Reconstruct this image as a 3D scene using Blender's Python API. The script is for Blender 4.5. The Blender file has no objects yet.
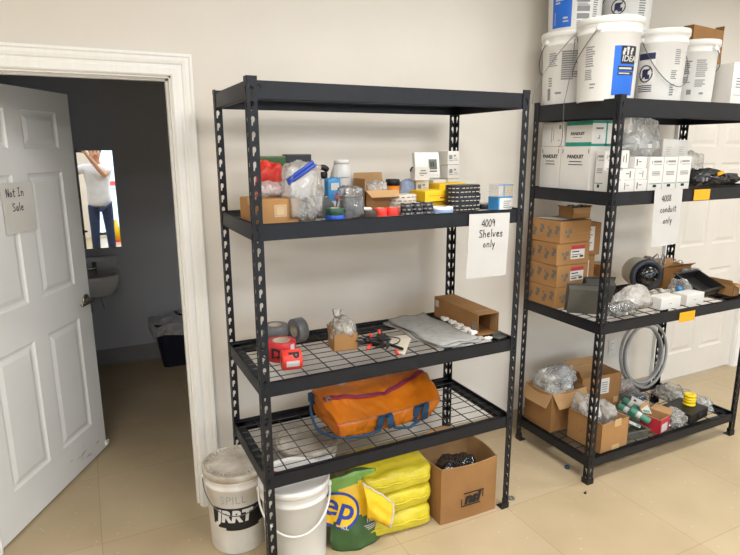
import bpy, bmesh, math, random
from mathutils import Vector, Matrix, noise
PI = math.pi
scene = bpy.context.scene
C = scene.collection
random.seed(7)

# ------------------------------------------------------------------ materials
def lin(h):
    h = h.lstrip('#'); o = []
    for i in (0, 2, 4):
        v = int(h[i:i+2], 16)/255
        o.append(v/12.92 if v <= .04045 else ((v+.055)/1.055)**2.4)
    return (*o, 1)

def mat(name, col, rough=.6, var=.06, scale=14, metal=0, bump=0, bscale=60, spec=.5, col2=None, stretch=None):
    m = bpy.data.materials.new(name); m.use_nodes = True
    N, L = m.node_tree.nodes, m.node_tree.links
    b = N['Principled BSDF']
    b.inputs['Roughness'].default_value = rough
    b.inputs['Metallic'].default_value = metal
    b.inputs['Specular IOR Level'].default_value = spec
    c = lin(col); d = lin(col2) if col2 else tuple(max(0, x*(1-var*2.2)) for x in c[:3])+(1,)
    tc = N.new('ShaderNodeTexCoord'); nz = N.new('ShaderNodeTexNoise')
    nz.inputs['Scale'].default_value = scale; nz.inputs['Detail'].default_value = 4
    if stretch:
        mp = N.new('ShaderNodeMapping'); mp.inputs['Scale'].default_value = stretch
        L.new(tc.outputs['Object'], mp.inputs['Vector']); L.new(mp.outputs['Vector'], nz.inputs['Vector'])
    else:
        L.new(tc.outputs['Object'], nz.inputs['Vector'])
    r = N.new('ShaderNodeValToRGB')
    r.color_ramp.elements[0].position = .35; r.color_ramp.elements[1].position = .65
    r.color_ramp.elements[0].color = d; r.color_ramp.elements[1].color = c
    L.new(nz.outputs['Fac'], r.inputs['Fac']); L.new(r.outputs['Color'], b.inputs['Base Color'])
    if bump:
        n2 = N.new('ShaderNodeTexNoise'); n2.inputs['Scale'].default_value = bscale
        L.new(tc.outputs['Object'], n2.inputs['Vector'])
        bp = N.new('ShaderNodeBump'); bp.inputs['Strength'].default_value = bump; bp.inputs['Distance'].default_value = .01
        L.new(n2.outputs['Fac'], bp.inputs['Height']); L.new(bp.outputs['Normal'], b.inputs['Normal'])
    return m

def film(name, col, body=.35, gloss=.5, rough=.15, var=.5):
    """thin plastic film: see-through, with milky body and glints"""
    m = bpy.data.materials.new(name); m.use_nodes = True
    N, L = m.node_tree.nodes, m.node_tree.links
    for n in list(N):
        if n.type == 'BSDF_PRINCIPLED': N.remove(n)
    out = [n for n in N if n.type == 'OUTPUT_MATERIAL'][0]
    tr = N.new('ShaderNodeBsdfTransparent'); df = N.new('ShaderNodeBsdfDiffuse'); gl = N.new('ShaderNodeBsdfGlossy')
    df.inputs['Color'].default_value = lin(col); gl.inputs['Roughness'].default_value = rough
    gl.inputs['Color'].default_value = (.9, .9, .9, 1)
    tc = N.new('ShaderNodeTexCoord'); nz = N.new('ShaderNodeTexNoise'); nz.inputs['Scale'].default_value = 30
    L.new(tc.outputs['Object'], nz.inputs['Vector'])
    mr = N.new('ShaderNodeMapRange'); mr.inputs['To Min'].default_value = body*(1-var); mr.inputs['To Max'].default_value = min(1, body*(1+var))
    L.new(nz.outputs['Fac'], mr.inputs['Value'])
    m1 = N.new('ShaderNodeMixShader'); m2 = N.new('ShaderNodeMixShader')
    L.new(mr.outputs['Result'], m1.inputs['Fac']); L.new(tr.outputs[0], m1.inputs[1]); L.new(df.outputs[0], m1.inputs[2])
    lw = N.new('ShaderNodeLayerWeight'); lw.inputs['Blend'].default_value = gloss*.5
    L.new(lw.outputs['Fresnel'], m2.inputs['Fac']); L.new(m1.outputs[0], m2.inputs[1]); L.new(gl.outputs[0], m2.inputs[2])
    L.new(m2.outputs[0], out.inputs['Surface'])
    return m

M = dict(
    wall=mat('wall_paint', '#e2dcd2', .75, .02, 2.2, bump=.05, bscale=180),
    bathwall=mat('bathroom_paint', '#cdd2dd', .6, .03, 2),
    ceil=mat('ceiling_tile', '#e6e4de', .9, .03, 40),
    trimw=mat('white_gloss_paint', '#f4f3ef', .35, .015, 3, stretch=(30, 30, 1.2)),
    doorw=mat('white_door_paint', '#eeeeec', .45, .02, 3),
    door2=mat('cream_door_paint', '#e4dfd7', .5, .02, 3),
    base=mat('tan_vinyl_base', '#b5a68d', .5, .04, 4),
    bathbase=mat('grey_vinyl_base', '#9c9da2', .5, .04, 4),
    black=mat('black_powder_coat', '#14171e', .45, .1, 30, spec=.35),
    wire=mat('black_wire', '#1d1e21', .4, .05, 30),
    foot=mat('black_plastic', '#161617', .5, .05, 20),
    card=mat('kraft_cardboard', '#a97d4c', .85, .05, 9, bump=.04, bscale=90),
    card2=mat('brown_cardboard', '#9c7142', .85, .06, 9, bump=.04, bscale=90),
    cardin=mat('cardboard_inside', '#b58f62', .9, .06, 9),
    tape=mat('packing_tape', '#c9a878', .25, .04, 25),
    white=mat('white_carton', '#e0ddd7', .6, .025, 8),
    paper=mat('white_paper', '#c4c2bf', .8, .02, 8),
    plasw=mat('white_plastic', '#e8e7e3', .38, .03, 6),
    dirty=mat('dirty_white_plastic', '#efede9', .5, .1, 9, col2='#dedad2'),
    dirtier=mat('crusted_lid_plastic', '#d6cfc2', .65, .1, 12, col2='#aea393'),
    jug=mat('translucent_white_plastic', '#dcdcd8', .35, .03, 6),
    red=mat('red_tape', '#c8252c', .35, .06, 20),
    redor=mat('bright_red_tape', '#ef4034', .4, .06, 20),
    redbag=mat('red_plastic', '#e33a2c', .3, .08, 30),
    orange=mat('orange_tarpaulin', '#d07208', .4, .09, 7, bump=.12, bscale=40),
    magenta=mat('magenta_zip_tape', '#a02448', .5, .05, 20),
    navy=mat('blue_webbing', '#1f4667', .7, .08, 60),
    yellow=mat('yellow_poly_sheet', '#d8c732', .35, .07, 8, bump=.6, bscale=26),
    yelbox=mat('yellow_carton', '#f0c518', .5, .04, 10),
    yelplas=mat('yellow_plastic', '#f2cf12', .35, .04, 10),
    green=mat('dark_green_print', '#3c5f32', .4, .08, 12),
    lgreen=mat('light_green_print', '#77a046', .4, .1, 12),
    bagyel=mat('yellow_bag_print', '#f2c31c', .38, .06, 10),
    blue=mat('logo_blue', '#2340a0', .45, .04, 10),
    idealblue=mat('label_blue', '#1b68cf', .4, .04, 10),
    paleblue=mat('pale_blue_band', '#7f93b8', .5, .04, 10),
    skyblue=mat('light_blue_print', '#3f8fc9', .4, .05, 10),
    ink=mat('black_ink', '#17171a', .6, .05, 20),
    grey=mat('grey_print', '#8b8b8d', .7, .05, 20),
    markgrey=mat('printed_mark_grey', '#6f6a60', .8, .05, 20),
    mgreyink=mat('faint_grey_print', '#b2b0ab', .6, .05, 20),
    navyink=mat('navy_print', '#2b2f55', .6, .05, 20),
    teal=mat('teal_print', '#16907c', .5, .05, 10),
    lred=mat('label_red', '#c0303c', .5, .05, 10),
    duct=mat('grey_duct_tape', '#6d6f72', .35, .06, 30),
    blackt=mat('black_tape', '#202126', .35, .08, 20),
    brownt=mat('dark_brown_tape', '#3f352c', .5, .08, 20),
    bluet=mat('blue_tape', '#1f4fae', .35, .06, 20),
    greent=mat('green_tape', '#1d4a38', .35, .06, 20),
    core=mat('cardboard_core', '#cfc4b2', .8, .05, 20),
    felt=mat('grey_felt', '#a3a29e', .95, .08, 30, bump=.3, bscale=160),
    foamw=mat('white_foam', '#efeeea', .8, .03, 20),
    dgrey=mat('dark_grey_plastic', '#4b4b48', .5, .06, 15),
    mgrey=mat('grey_box_metal', '#5f5e57', .45, .06, 15, metal=.1),
    alu=mat('galvanised_metal', '#a9a9a6', .35, .1, 30, metal=.85),
    chrome=mat('satin_chrome', '#b9b4ab', .22, .04, 30, metal=1),
    steel=mat('wire_handle_steel', '#6a6b70', .35, .06, 30, metal=.7),
    beige=mat('beige_housing', '#c9c3b2', .5, .03, 8),
    dome=mat('smoked_dome', '#101116', .06, .02, 8, spec=.8),
    slate=mat('slate_plastic', '#343a44', .35, .05, 15),
    lcd=mat('lcd_grey', '#6c736b', .25, .04, 10),
    orangec=mat('orange_can', '#f0901e', .35, .05, 10),
    otag=mat('orange_tag', '#f7ab12', .6, .03, 10),
    cord=mat('grey_conduit', '#a3a4a5', .45, .06, 30),
    greenp=mat('green_print_plastic', '#4c8a73', .4, .1, 20),
    porcelain=mat('porcelain', '#dfe1e4', .15, .02, 5),
    binbody=mat('dark_blue_bin', '#141c33', .45, .05, 10),
    skin=mat('skin', '#c89a7c', .55, .05, 12),
    shirt=mat('white_cotton', '#dcdfe4', .9, .05, 10, bump=.1, bscale=40),
    jeans=mat('blue_denim', '#2e3f63', .9, .12, 30),
    hair=mat('dark_hair', '#2a2019', .7, .1, 40),
    shoe=mat('brown_leather', '#4a3424', .6, .1, 20),
    concrete=mat('pale_concrete', '#b9bcc0', .9, .06, 3),
    facade=mat('pale_facade', '#d8d6d0', .9, .04, 2),
    copper=mat('copper_brown', '#9a6540', .4, .1, 20),
)
F = dict(
    clear=film('clear_film', '#e8e8e6', .12, .8, .1),
    milk=film('milky_film', '#e9e7e2', .26, .65, .16),
    dark=film('dark_film', '#26272b', .72, .8, .15),
    white=film('white_film', '#e6e2da', .38, .5, .25),
    pink=film('pinkish_film', '#ecd3d2', .35, .6, .2),
    blue=film('bluish_film', '#a7bce0', .6, .5, .2),
    bin=film('bin_liner_film', '#d6d6da', .7, .5, .3),
    pane=film('window_glass', '#ffffff', .01, .25, .02, 0),
    wrap=film('shrink_wrap', '#d8d8da', .10, .7, .1),
)

# mirror
mm = bpy.data.materials.new('mirror_silver'); mm.use_nodes = True
b = mm.node_tree.nodes['Principled BSDF']; b.inputs['Metallic'].default_value = 1; b.inputs['Roughness'].default_value = .015
b.inputs['Base Color'].default_value = (.86, .89, .92, 1); M['mirror'] = mm
# floor: vinyl composition tile, procedural seams and speckle
def floor_mat():
    m = bpy.data.materials.new('vinyl_tile'); m.use_nodes = True
    N, L = m.node_tree.nodes, m.node_tree.links; b = N['Principled BSDF']
    tc = N.new('ShaderNodeTexCoord')
    br = N.new('ShaderNodeTexBrick'); br.offset = 0; br.inputs['Scale'].default_value = 1
    br.inputs['Brick Width'].default_value = .61; br.inputs['Row Height'].default_value = .61
    br.inputs['Mortar Size'].default_value = .0022; br.inputs['Mortar Smooth'].default_value = .3
    br.inputs['Color1'].default_value = lin('#c2af8f'); br.inputs['Color2'].default_value = lin('#bca887'); br.inputs['Mortar'].default_value = lin('#ab9878')
    L.new(tc.outputs['Object'], br.inputs['Vector'])
    n1 = N.new('ShaderNodeTexNoise'); n1.inputs['Scale'].default_value = 3; n1.inputs['Detail'].default_value = 5
    L.new(tc.outputs['Object'], n1.inputs['Vector'])
    mx = N.new('ShaderNodeMix'); mx.data_type = 'RGBA'; mx.blend_type = 'MULTIPLY'; mx.inputs['Factor'].default_value = .5
    rp = N.new('ShaderNodeValToRGB'); rp.color_ramp.elements[0].color = (.72, .70, .66, 1); rp.color_ramp.elements[0].position = .3; rp.color_ramp.elements[1].color = (1, 1, 1, 1); rp.color_ramp.elements[1].position = .7
    L.new(n1.outputs['Fac'], rp.inputs['Fac']); L.new(br.outputs['Color'], mx.inputs['A']); L.new(rp.outputs['Color'], mx.inputs['B'])
    vo = N.new('ShaderNodeTexVoronoi'); vo.inputs['Scale'].default_value = 17; vo.inputs['Randomness'].default_value = 1
    L.new(tc.outputs['Object'], vo.inputs['Vector'])
    r2 = N.new('ShaderNodeValToRGB'); r2.color_ramp.elements[0].position = .07; r2.color_ramp.elements[1].position = .12
    r2.color_ramp.elements[0].color = (1, 1, 1, 1); r2.color_ramp.elements[1].color = (0, 0, 0, 1)
    L.new(vo.outputs['Distance'], r2.inputs['Fac'])
    m2 = N.new('ShaderNodeMix'); m2.data_type = 'RGBA'; m2.inputs['B'].default_value = lin('#d9cdb6')
    mu = N.new('ShaderNodeMath'); mu.operation = 'MULTIPLY'; mu.inputs[1].default_value = .4
    L.new(r2.outputs['Color'], mu.inputs[0]); L.new(mu.outputs[0], m2.inputs['Factor']); L.new(mx.outputs['Result'], m2.inputs['A'])
    L.new(m2.outputs['Result'], b.inputs['Base Color']); b.inputs['Roughness'].default_value = .38; b.inputs['Specular IOR Level'].default_value = .35
    return m
M['floor'] = floor_mat()

# ------------------------------------------------------------------ helpers
def BM(): return bmesh.new()
I4 = Matrix.Identity(4)
def T(x, y, z): return Matrix.Translation((x, y, z))
def R(a, ax): return Matrix.Rotation(math.radians(a), 4, ax)

def part(name, bm, mats, parent=None, smooth=False, loc=None):
    me = bpy.data.meshes.new(name); bm.normal_update(); bm.to_mesh(me); bm.free()
    for m in (mats if isinstance(mats, (list, tuple)) else [mats]): me.materials.append(m)
    if smooth:
        for p in me.polygons: p.use_smooth = True
    o = bpy.data.objects.new(name, me); C.objects.link(o)
    if parent: o.parent = parent
    if loc: o.location = loc
    return o
def tag(o, label, cat, group=None, kind=None):
    o['label'] = label; o['category'] = cat
    if group: o['group'] = group
    if kind: o['kind'] = kind
    return o
def thing(name, label, cat, loc=(0, 0, 0), rz=0, group=None, rot=None):
    o = bpy.data.objects.new(name, None); C.objects.link(o)
    o.empty_display_size = .05; o.location = loc
    o.rotation_euler = [math.radians(a) for a in rot] if rot else (0, 0, math.radians(rz))
    return tag(o, label, cat, group)
def struct(name, bm, m, smooth=False):
    o = part(name, bm, m, None, smooth); o['kind'] = 'structure'; return o

def box(bm, a, b, m=0, X=None, bev=0):
    vs = [bm.verts.new(Vector((x, y, z))) for x in (a[0], b[0]) for y in (a[1], b[1]) for z in (a[2], b[2])]
    fs = [bm.faces.new([vs[i] for i in f]) for f in ((0, 1, 3, 2), (4, 6, 7, 5), (0, 4, 5, 1), (2, 3, 7, 6), (0, 2, 6, 4), (1, 5, 7, 3))]
    for f in fs: f.material_index = m
    if bev:
        es = list({e for f in fs for e in f.edges})
        r = bmesh.ops.bevel(bm, geom=es, offset=bev, segments=2, affect='EDGES', profile=.6)
        for f in r['faces']: f.material_index = m
        vs = list({v for f in r['faces'] for v in f.verts} | {v for v in vs if v.is_valid})
    if X is not None: bmesh.ops.transform(bm, matrix=X, verts=[v for v in vs if v.is_valid])
    return vs
def quad(bm, pts, th=.003, m=0):
    """a thin slab from 4 corner points"""
    p = [Vector(q) for q in pts]; n = (p[1]-p[0]).cross(p[3]-p[0]).normalized()*th
    a = [bm.verts.new(q) for q in p]; c = [bm.verts.new(q-n) for q in p]
    k = len(p); fs = [bm.faces.new(a), bm.faces.new(c[::-1])]
    for i in range(k): fs.append(bm.faces.new((a[i], c[i], c[(i+1) % k], a[(i+1) % k])))
    for f in fs: f.material_index = m
def lathe(bm, prof, n=32, X=None, m=0):
    rings = []
    for r, z in prof:
        if r < 1e-6: rings.append([bm.verts.new((0, 0, z))])
        else: rings.append([bm.verts.new((r*math.cos(2*PI*i/n), r*math.sin(2*PI*i/n), z)) for i in range(n)])
    for a, b in zip(rings, rings[1:]):
        for i in range(n):
            j = (i+1) % n
            if len(a) == 1 and len(b) == 1: continue
            if len(a) == 1: f = bm.faces.new((a[0], b[j], b[i]))
            elif len(b) == 1: f = bm.faces.new((a[i], a[j], b[0]))
            else: f = bm.faces.new((a[i], a[j], b[j], b[i]))
            f.material_index = m
    if X is not None: bmesh.ops.transform(bm, matrix=X, verts=[v for r in rings for v in r])
def tube(bm, pts, r, n=6, m=0, closed=False):
    pts = [Vector(p) for p in pts]; rings = []; k = len(pts); up = Vector((0, 0, 1))
    for i, p in enumerate(pts):
        if closed: d = pts[(i+1) % k]-pts[i-1]
        else: d = pts[min(i+1, k-1)]-pts[max(i-1, 0)]
        d.normalize()
        u = d.cross(up)
        if u.length < .05: u = d.cross(Vector((0, 1, 0)))
        u.normalize(); w = d.cross(u)
        rr = r[i] if isinstance(r, (list, tuple)) else r
        rings.append([bm.verts.new(p+(u*math.cos(2*PI*j/n)+w*math.sin(2*PI*j/n))*rr) for j in range(n)])
    pairs = list(zip(rings, rings[1:]))+([(rings[-1], rings[0])] if closed else [])
    for a, b in pairs:
        for j in range(n):
            f = bm.faces.new((a[j], a[(j+1) % n], b[(j+1) % n], b[j])); f.material_index = m
    if not closed:
        for q in (rings[0][::-1], rings[-1]):
            f = bm.faces.new(q); f.material_index = m
def curve_pts(ctrl, n=8):
    """Catmull-Rom through control points"""
    c = [Vector(p) for p in ctrl]; c = [c[0]]+c+[c[-1]]; o = []
    for i in range(1, len(c)-2):
        for k in range(n):
            t = k/n; a, b, d, e = c[i-1], c[i], c[i+1], c[i+2]
            o.append(.5*((2*b)+(d-a)*t+(2*a-5*b+4*d-e)*t*t+(3*b-a-3*d+e)*t**3))
    o.append(c[-2]); return o
def blob(bm, size, seed=0, sub=4, amp=.18, freq=1.5, flat=True, m=0, X=None, crease=.06, pw=1.0, taper=.0):
    """slack closed form with sharp creases, resting on z = 0 (local), size = full extents"""
    r = bmesh.ops.create_icosphere(bm, subdivisions=sub, radius=1); off = Vector((seed*7.3, seed*3.1, seed*1.7))
    for v in r['verts']:
        d = v.co.normalized()
        if pw != 1: # squarer form
            mx = max(abs(d.x), abs(d.y), abs(d.z)); d = d.lerp(d/mx, 1-pw)
        n1 = noise.noise(d*freq+off)
        c = sum((1-min(1, abs(noise.noise(d*f+off*k))*5))**2*w for f, k, w in ((2.1, 1.3, 1), (3.4, 2.1, .7), (6.5, 3.3, .35)))
        s = 1+amp*n1*1.3-amp*.25+crease*(c-.35)
        p = d*s; t = (p.z+1)/2; w = 1-taper*max(0, t-.25)
        p = Vector((p.x*size[0]/2*w, p.y*size[1]/2*w, t*size[2]))
        if flat and p.z < size[2]*.06: p.z = size[2]*.004*(1+n1)
        v.co = p
    for f in {f for v in r['verts'] for f in v.link_faces}: f.material_index = m
    if X is not None: bmesh.ops.transform(bm, matrix=X, verts=r['verts'])

def text_bm(s, size, X, ext=.0004, bold=0, shear=0, align='CENTER'):
    cu = bpy.data.curves.new('t', 'FONT'); cu.body = s; cu.size = size; cu.extrude = ext; cu.offset = bold; cu.shear = shear
    cu.align_x = align; cu.align_y = 'CENTER'; cu.resolution_u = 3
    o = bpy.data.objects.new('t', cu); C.objects.link(o)
    dg = bpy.context.evaluated_depsgraph_get(); dg.update()
    me = bpy.data.meshes.new_from_object(o.evaluated_get(dg))
    bm = BM(); bm.from_mesh(me); bpy.data.objects.remove(o); bpy.data.curves.remove(cu); bpy.data.meshes.remove(me)
    bmesh.ops.transform(bm, matrix=X, verts=bm.verts[:])
    return bm
def merge(bm, other):
    me = bpy.data.meshes.new('m'); other.to_mesh(me); other.free(); bm.from_mesh(me); bpy.data.meshes.remove(me)

STROKE = {
 '4': [[(.6, 1), (.05, .35), (.8, .35)], [(.6, .75), (.6, 0)]], '0': [[(.4, 1), (.1, .6), (.15, .15), (.45, 0), (.7, .4), (.6, .85), (.4, 1)]],
 '8': [[(.65, .85), (.35, 1), (.15, .78), (.6, .4), (.5, .05), (.2, .05), (.15, .35), (.65, .85)]], '9': [[(.65, .8), (.35, 1), (.1, .7), (.4, .5), (.65, .8), (.6, 0)]],
 'S': [[(.7, .9), (.35, 1), (.1, .75), (.6, .4), (.55, .05), (.05, .05)]], 'h': [[(.15, 1.05), (.12, 0)], [(.13, .35), (.4, .55), (.6, .35), (.6, 0)]],
 'e': [[(.1, .3), (.6, .38), (.45, .58), (.2, .5), (.12, .2), (.35, 0), (.65, .1)]], 'l': [[(.25, 1.05), (.22, 0)]],
 'v': [[(.08, .55), (.3, 0), (.62, .55)]], 's': [[(.55, .5), (.3, .58), (.18, .4), (.5, .2), (.4, 0), (.1, .02)]],
 'o': [[(.35, .55), (.1, .3), (.3, 0), (.6, .22), (.35, .55)]], 'n': [[(.12, .55), (.12, 0)], [(.12, .35), (.4, .55), (.6, .4), (.62, 0)]],
 'y': [[(.1, .55), (.3, .1)], [(.62, .55), (.15, -.4)]], 'c': [[(.6, .45), (.3, .55), (.1, .25), (.3, 0), (.6, .08)]],
 'd': [[(.6, 1.05), (.6, 0)], [(.6, .4), (.35, .55), (.1, .25), (.3, 0), (.6, .15)]], 'u': [[(.1, .55), (.15, .08), (.4, 0), (.6, .2)], [(.6, .55), (.62, 0)]],
 'i': [[(.3, .55), (.3, 0)], [(.3, .75), (.31, .8)]], 't': [[(.35, .95), (.32, .05), (.55, 0)], [(.1, .6), (.6, .62)]],
 'N': [[(.1, 0), (.12, 1), (.65, 0), (.68, 1.02)]], 'I': [[(.35, 1), (.33, 0)], [(.1, 1), (.62, 1.02)], [(.08, 0), (.6, .02)]],
 'a': [[(.58, .5), (.3, .55), (.1, .22), (.3, 0), (.55, .3), (.6, .55), (.62, 0)]], ' ': []}
def handwriting(bm, s, x, z, h, X, w=.0022, adv=.62):
    """pen strokes as flat ribbons in the X/Z of matrix X (local y- is out of the sheet)"""
    for ch in s:
        for st in STROKE[ch]:
            p = [Vector((x+a*h*.72, 0, z+b*h)) for a, b in st]
            if len(p) > 2: p = curve_pts(p, 4)
            for a, b in zip(p, p[1:]):
                d = (b-a); 
                if d.length < 1e-6: continue
                d.normalize(); n = Vector((-d.z, 0, d.x))*w; e = d*w*.8
                f = [bm.verts.new(X @ q) for q in (a-n-e, b-n+e, b+n+e, a+n-e)]
                bm.faces.new(f)
        x += h*adv*(.6 if ch in 'li ' else 1.08 if ch in 'NSh' else 1)
# face frames on a carton whose front is y = 0, centred in x; u right, v up, n out
def face(f, w, d, h):
    if f == 'F': return Matrix(((1, 0, 0, -w/2), (0, 0, -1, 0), (0, 1, 0, 0), (0, 0, 0, 1)))
    if f == 'L': return Matrix(((0, 0, -1, -w/2), (-1, 0, 0, d), (0, 1, 0, 0), (0, 0, 0, 1)))
    if f == 'R': return Matrix(((0, 0, 1, w/2), (1, 0, 0, 0), (0, 1, 0, 0), (0, 0, 0, 1)))
    return Matrix(((1, 0, 0, -w/2), (0, 1, 0, 0), (0, 0, 1, h), (0, 0, 0, 1)))
def patch(parent, X, u0, v0, u1, v1, mats, bars=(), name='label', n=.0008):
    """flat printed patch with print bars: bars = (u0,v0,u1,v1,mat index) in 0..1 of the patch"""
    bm = BM(); box(bm, (u0, v0, -.0004), (u1, v1, n), 0, X)
    for a, b, c, d, k in bars:
        box(bm, (u0+(u1-u0)*a, v0+(v1-v0)*b, n*.5), (u0+(u1-u0)*c, v0+(v1-v0)*d, n*1.4), k, X)
    return part(name, bm, mats, parent)
def prints(parent, X, items, m, name='printing', n=.0006):
    if 1 < len(items) < 5:
        for q in items: o = prints(parent, X, [q], m, name, n)
        return o
    bm = BM()
    for a, b, c, d in items: box(bm, (a, b, -.0003), (c, d, n), 0, X)
    return part(name, bm, m, parent)
def lettering(parent, s, size, X, m, bold=0, name='lettering', shear=0):
    return part(name, text_bm(s, size, X, bold=bold, shear=shear), m, parent)
def lines(x0, z0, x1, z1, n, fill=.45, jit=.35, seed=1):
    rnd = random.Random(seed); o = []
    for i in range(n):
        t = (z1-z0)/n; o.append((x0, z0+i*t, x1-(x1-x0)*jit*rnd.random(), z0+i*t+t*fill))
    return o
def rect(x0, z0, x1, z1, t=.002):
    return [(x0, z0, x1, z0+t), (x0, z1-t, x1, z1), (x0, z0, x0+t, z1), (x1-t, z0, x1, z1)]

def carton(name, label, loc, size, rz=0, m='card', cat='box', group=None, tape=True, seam=True, bev=.0022, rot=None):
    w, d, h = size; t = thing(name, label, cat, loc, rz, group, rot)
    bm = BM(); box(bm, (-w/2, 0, 0), (w/2, d, h), 0, None, min(bev, min(size)*.12))
    part('body', bm, M[m], t)
    if seam: # closing flaps of the top, a hair proud with a gap between
        bm = BM(); g = .0012
        box(bm, (-w/2+.002, .002, h-.001), (w/2-.002, d/2-g, h+.0012)); box(bm, (-w/2+.002, d/2+g, h-.001), (w/2-.002, d-.002, h+.0012))
        part('top_flap', bm, M[m], t)
    if tape:
        k = min(.024, d*.12); bm = BM()
        box(bm, (-w/2-.0008, d/2-k, h+.0008), (w/2+.0008, d/2+k, h+.002)); 
        box(bm, (-w/2-.001, d/2-k, h*.72), (-w/2+.001, d/2+k, h+.002)); box(bm, (w/2-.001, d/2-k, h*.72), (w/2+.001, d/2+k, h+.002))
        part('tape_strip', bm, M['tape'] if m.startswith('card') else M['paper'], t)
    return t, w, d, h
def open_carton(name, label, loc, size, rz=0, m='card', flaps=None, group=None, th=.004, cat='box', bulge=0):
    """open-topped carton; flaps = {'F':(len,angle from straight up, outward +)}"""
    w, d, h = size; t = thing(name, label, cat, loc, rz, group)
    bm = BM()
    box(bm, (-w/2, 0, 0), (w/2, d, th))
    n = 8
    def wall(p0, p1, out):
        g = []
        for i in range(n+1):
            s = i/n; col = []
            for k in range(5):
                z = h*k/4; q = Vector(p0).lerp(Vector(p1), s); b_ = bulge*math.sin(PI*s)*math.sin(PI*.5*min(1, z/h+.15))
                a = q+Vector((out[0], out[1], 0))*b_; col.append((bm.verts.new((a.x, a.y, z)), bm.verts.new((a.x-out[0]*th, a.y-out[1]*th, z))))
            g.append(col)
        for i in range(n):
            for k in range(4):
                bm.faces.new((g[i][k][0], g[i+1][k][0], g[i+1][k+1][0], g[i][k+1][0])); f = bm.faces.new((g[i][k][1], g[i][k+1][1], g[i+1][k+1][1], g[i+1][k][1])); f.material_index = 1
            f = bm.faces.new((g[i][4][0], g[i+1][4][0], g[i+1][4][1], g[i][4][1])); f.material_index = 1
        for q in (0, n):
            for k in range(4): bm.faces.new((g[q][k][0], g[q][k+1][0], g[q][k+1][1], g[q][k][1]))
    wall((-w/2, 0, 0), (w/2, 0, 0), (0, -1)); wall((w/2, 0, 0), (w/2, d, 0), (1, 0)); wall((w/2, d, 0), (-w/2, d, 0), (0, 1)); wall((-w/2, d, 0), (-w/2, 0, 0), (-1, 0))
    part('body', bm, [M[m], M['cardin']], t)
    E_ = {'F': ((-w/2, 0), (w/2, 0), (0, -1)), 'B': ((-w/2, d), (w/2, d), (0, 1)), 'L': ((-w/2, 0), (-w/2, d), (-1, 0)), 'R': ((w/2, 0), (w/2, d), (1, 0))}
    for k, (ln, a) in (flaps or {}).items():
        p, q, o = E_[k]; a = math.radians(a); up, ou = ln*math.cos(a), ln*math.sin(a); bm = BM(); s = .06
        pts = [(p[0], p[1], h), (q[0], q[1], h), (q[0]+(p[0]-q[0])*s+o[0]*ou, q[1]+(p[1]-q[1])*s+o[1]*ou, h+up), (p[0]+(q[0]-p[0])*s+o[0]*ou, p[1]+(q[1]-p[1])*s+o[1]*ou, h+up)]
        quad(bm, pts, .003); part('flap', bm, M['cardin' if a > 1.2 or k == 'B' else m], t)
    return t, w, d, h
def roll(name, label, loc, r, h, m, core=.5, rot=(0, 0, 0), group=None, cat='tape', corem='core', lip=True):
    """tape roll, axis local z from 0 to h"""
    t = thing(name, label, cat, loc, 0, group, rot); ri = r*core; bm = BM()
    e = h*.04
    lathe(bm, [(ri, 0), (r-e, 0), (r, e), (r, h-e), (r-e, h), (ri, h), (ri, 0)], 40); part('tape_winding', bm, M[m], t, True)
    o = t.children[0]; o.data.polygons.foreach_set('use_smooth', [abs(p.normal.z) < .3 for p in o.data.polygons])
    bm = BM(); lathe(bm, [(ri*.93, .0006), (ri*.995, .0006), (ri*.995, h+.0008), (ri*.93, h+.0008), (ri*.93, .0006)], 32); part('core', bm, M[corem], t)
    return t
def bag(name, label, loc, size, seed, m='clear', cat='plastic bag', rz=0, amp=.2, contents=None, cm='foamw', group=None, pw=.6, neck=None, rot=None, bits=26, bs=.012, taper=.25):
    t = thing(name, label, cat, loc, rz, group, rot); bm = BM(); blob(bm, size, seed, 5 if size[0]*size[2] > .012 else 4, amp, 1.6, pw=pw, taper=taper)
    if neck: # gathered end of the bag
        x, y, z, r, ln = neck; p = [Vector((x, y, z)), Vector((x*1.2, y, z+ln*.4)), Vector((x*1.5+.01, y+.006, z+ln))]
        tube(bm, curve_pts(p, 3), [r*.35, r*.3, r*.45, r*.7, r*.9, r, r*1.1][:7], 9)
    part('film', bm, F[m], t, True)
    if contents:
        rnd = random.Random(seed); bm = BM()
        for i in range(bits):
            a, rr = rnd.random()*6.28, math.sqrt(rnd.random())*.62
            p = Vector((math.cos(a)*rr*size[0]/2, math.sin(a)*rr*size[1]/2, size[2]*(.08+rnd.random()*contents*.75)))
            s = bs*(.6+rnd.random()); X = T(*p) @ Matrix.Rotation(rnd.random()*6, 4, 'X') @ Matrix.Rotation(rnd.random()*6, 4, 'Z')
            k = rnd.randrange(3)
            if k == 0: box(bm, (-s, -s*.6, -s*.3), (s, s*.6, s*.3), 0, X)
            else: lathe(bm, [(s*.2, -s*.7), (s*.6, -s*.7), (s*.6, s*.7), (s*.2, s*.7)], 8, X)
        c = part('contents', bm, M[cm], t); c['kind'] = 'stuff'
    return t
def wrap_X(bm, r, ang, z, tilt=0):
    """wrap a flat (x,y) mesh with small z around a cylinder: x along the arc from azimuth ang (radians, text reads left to right seen from outside)"""
    for v in bm.verts:
        x, y, n = v.co; a = ang+x/r; rr = r(z+y) if callable(r) else r+tilt*y
        v.co = ((rr+n)*math.cos(a), (rr+n)*math.sin(a), z+y)
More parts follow.
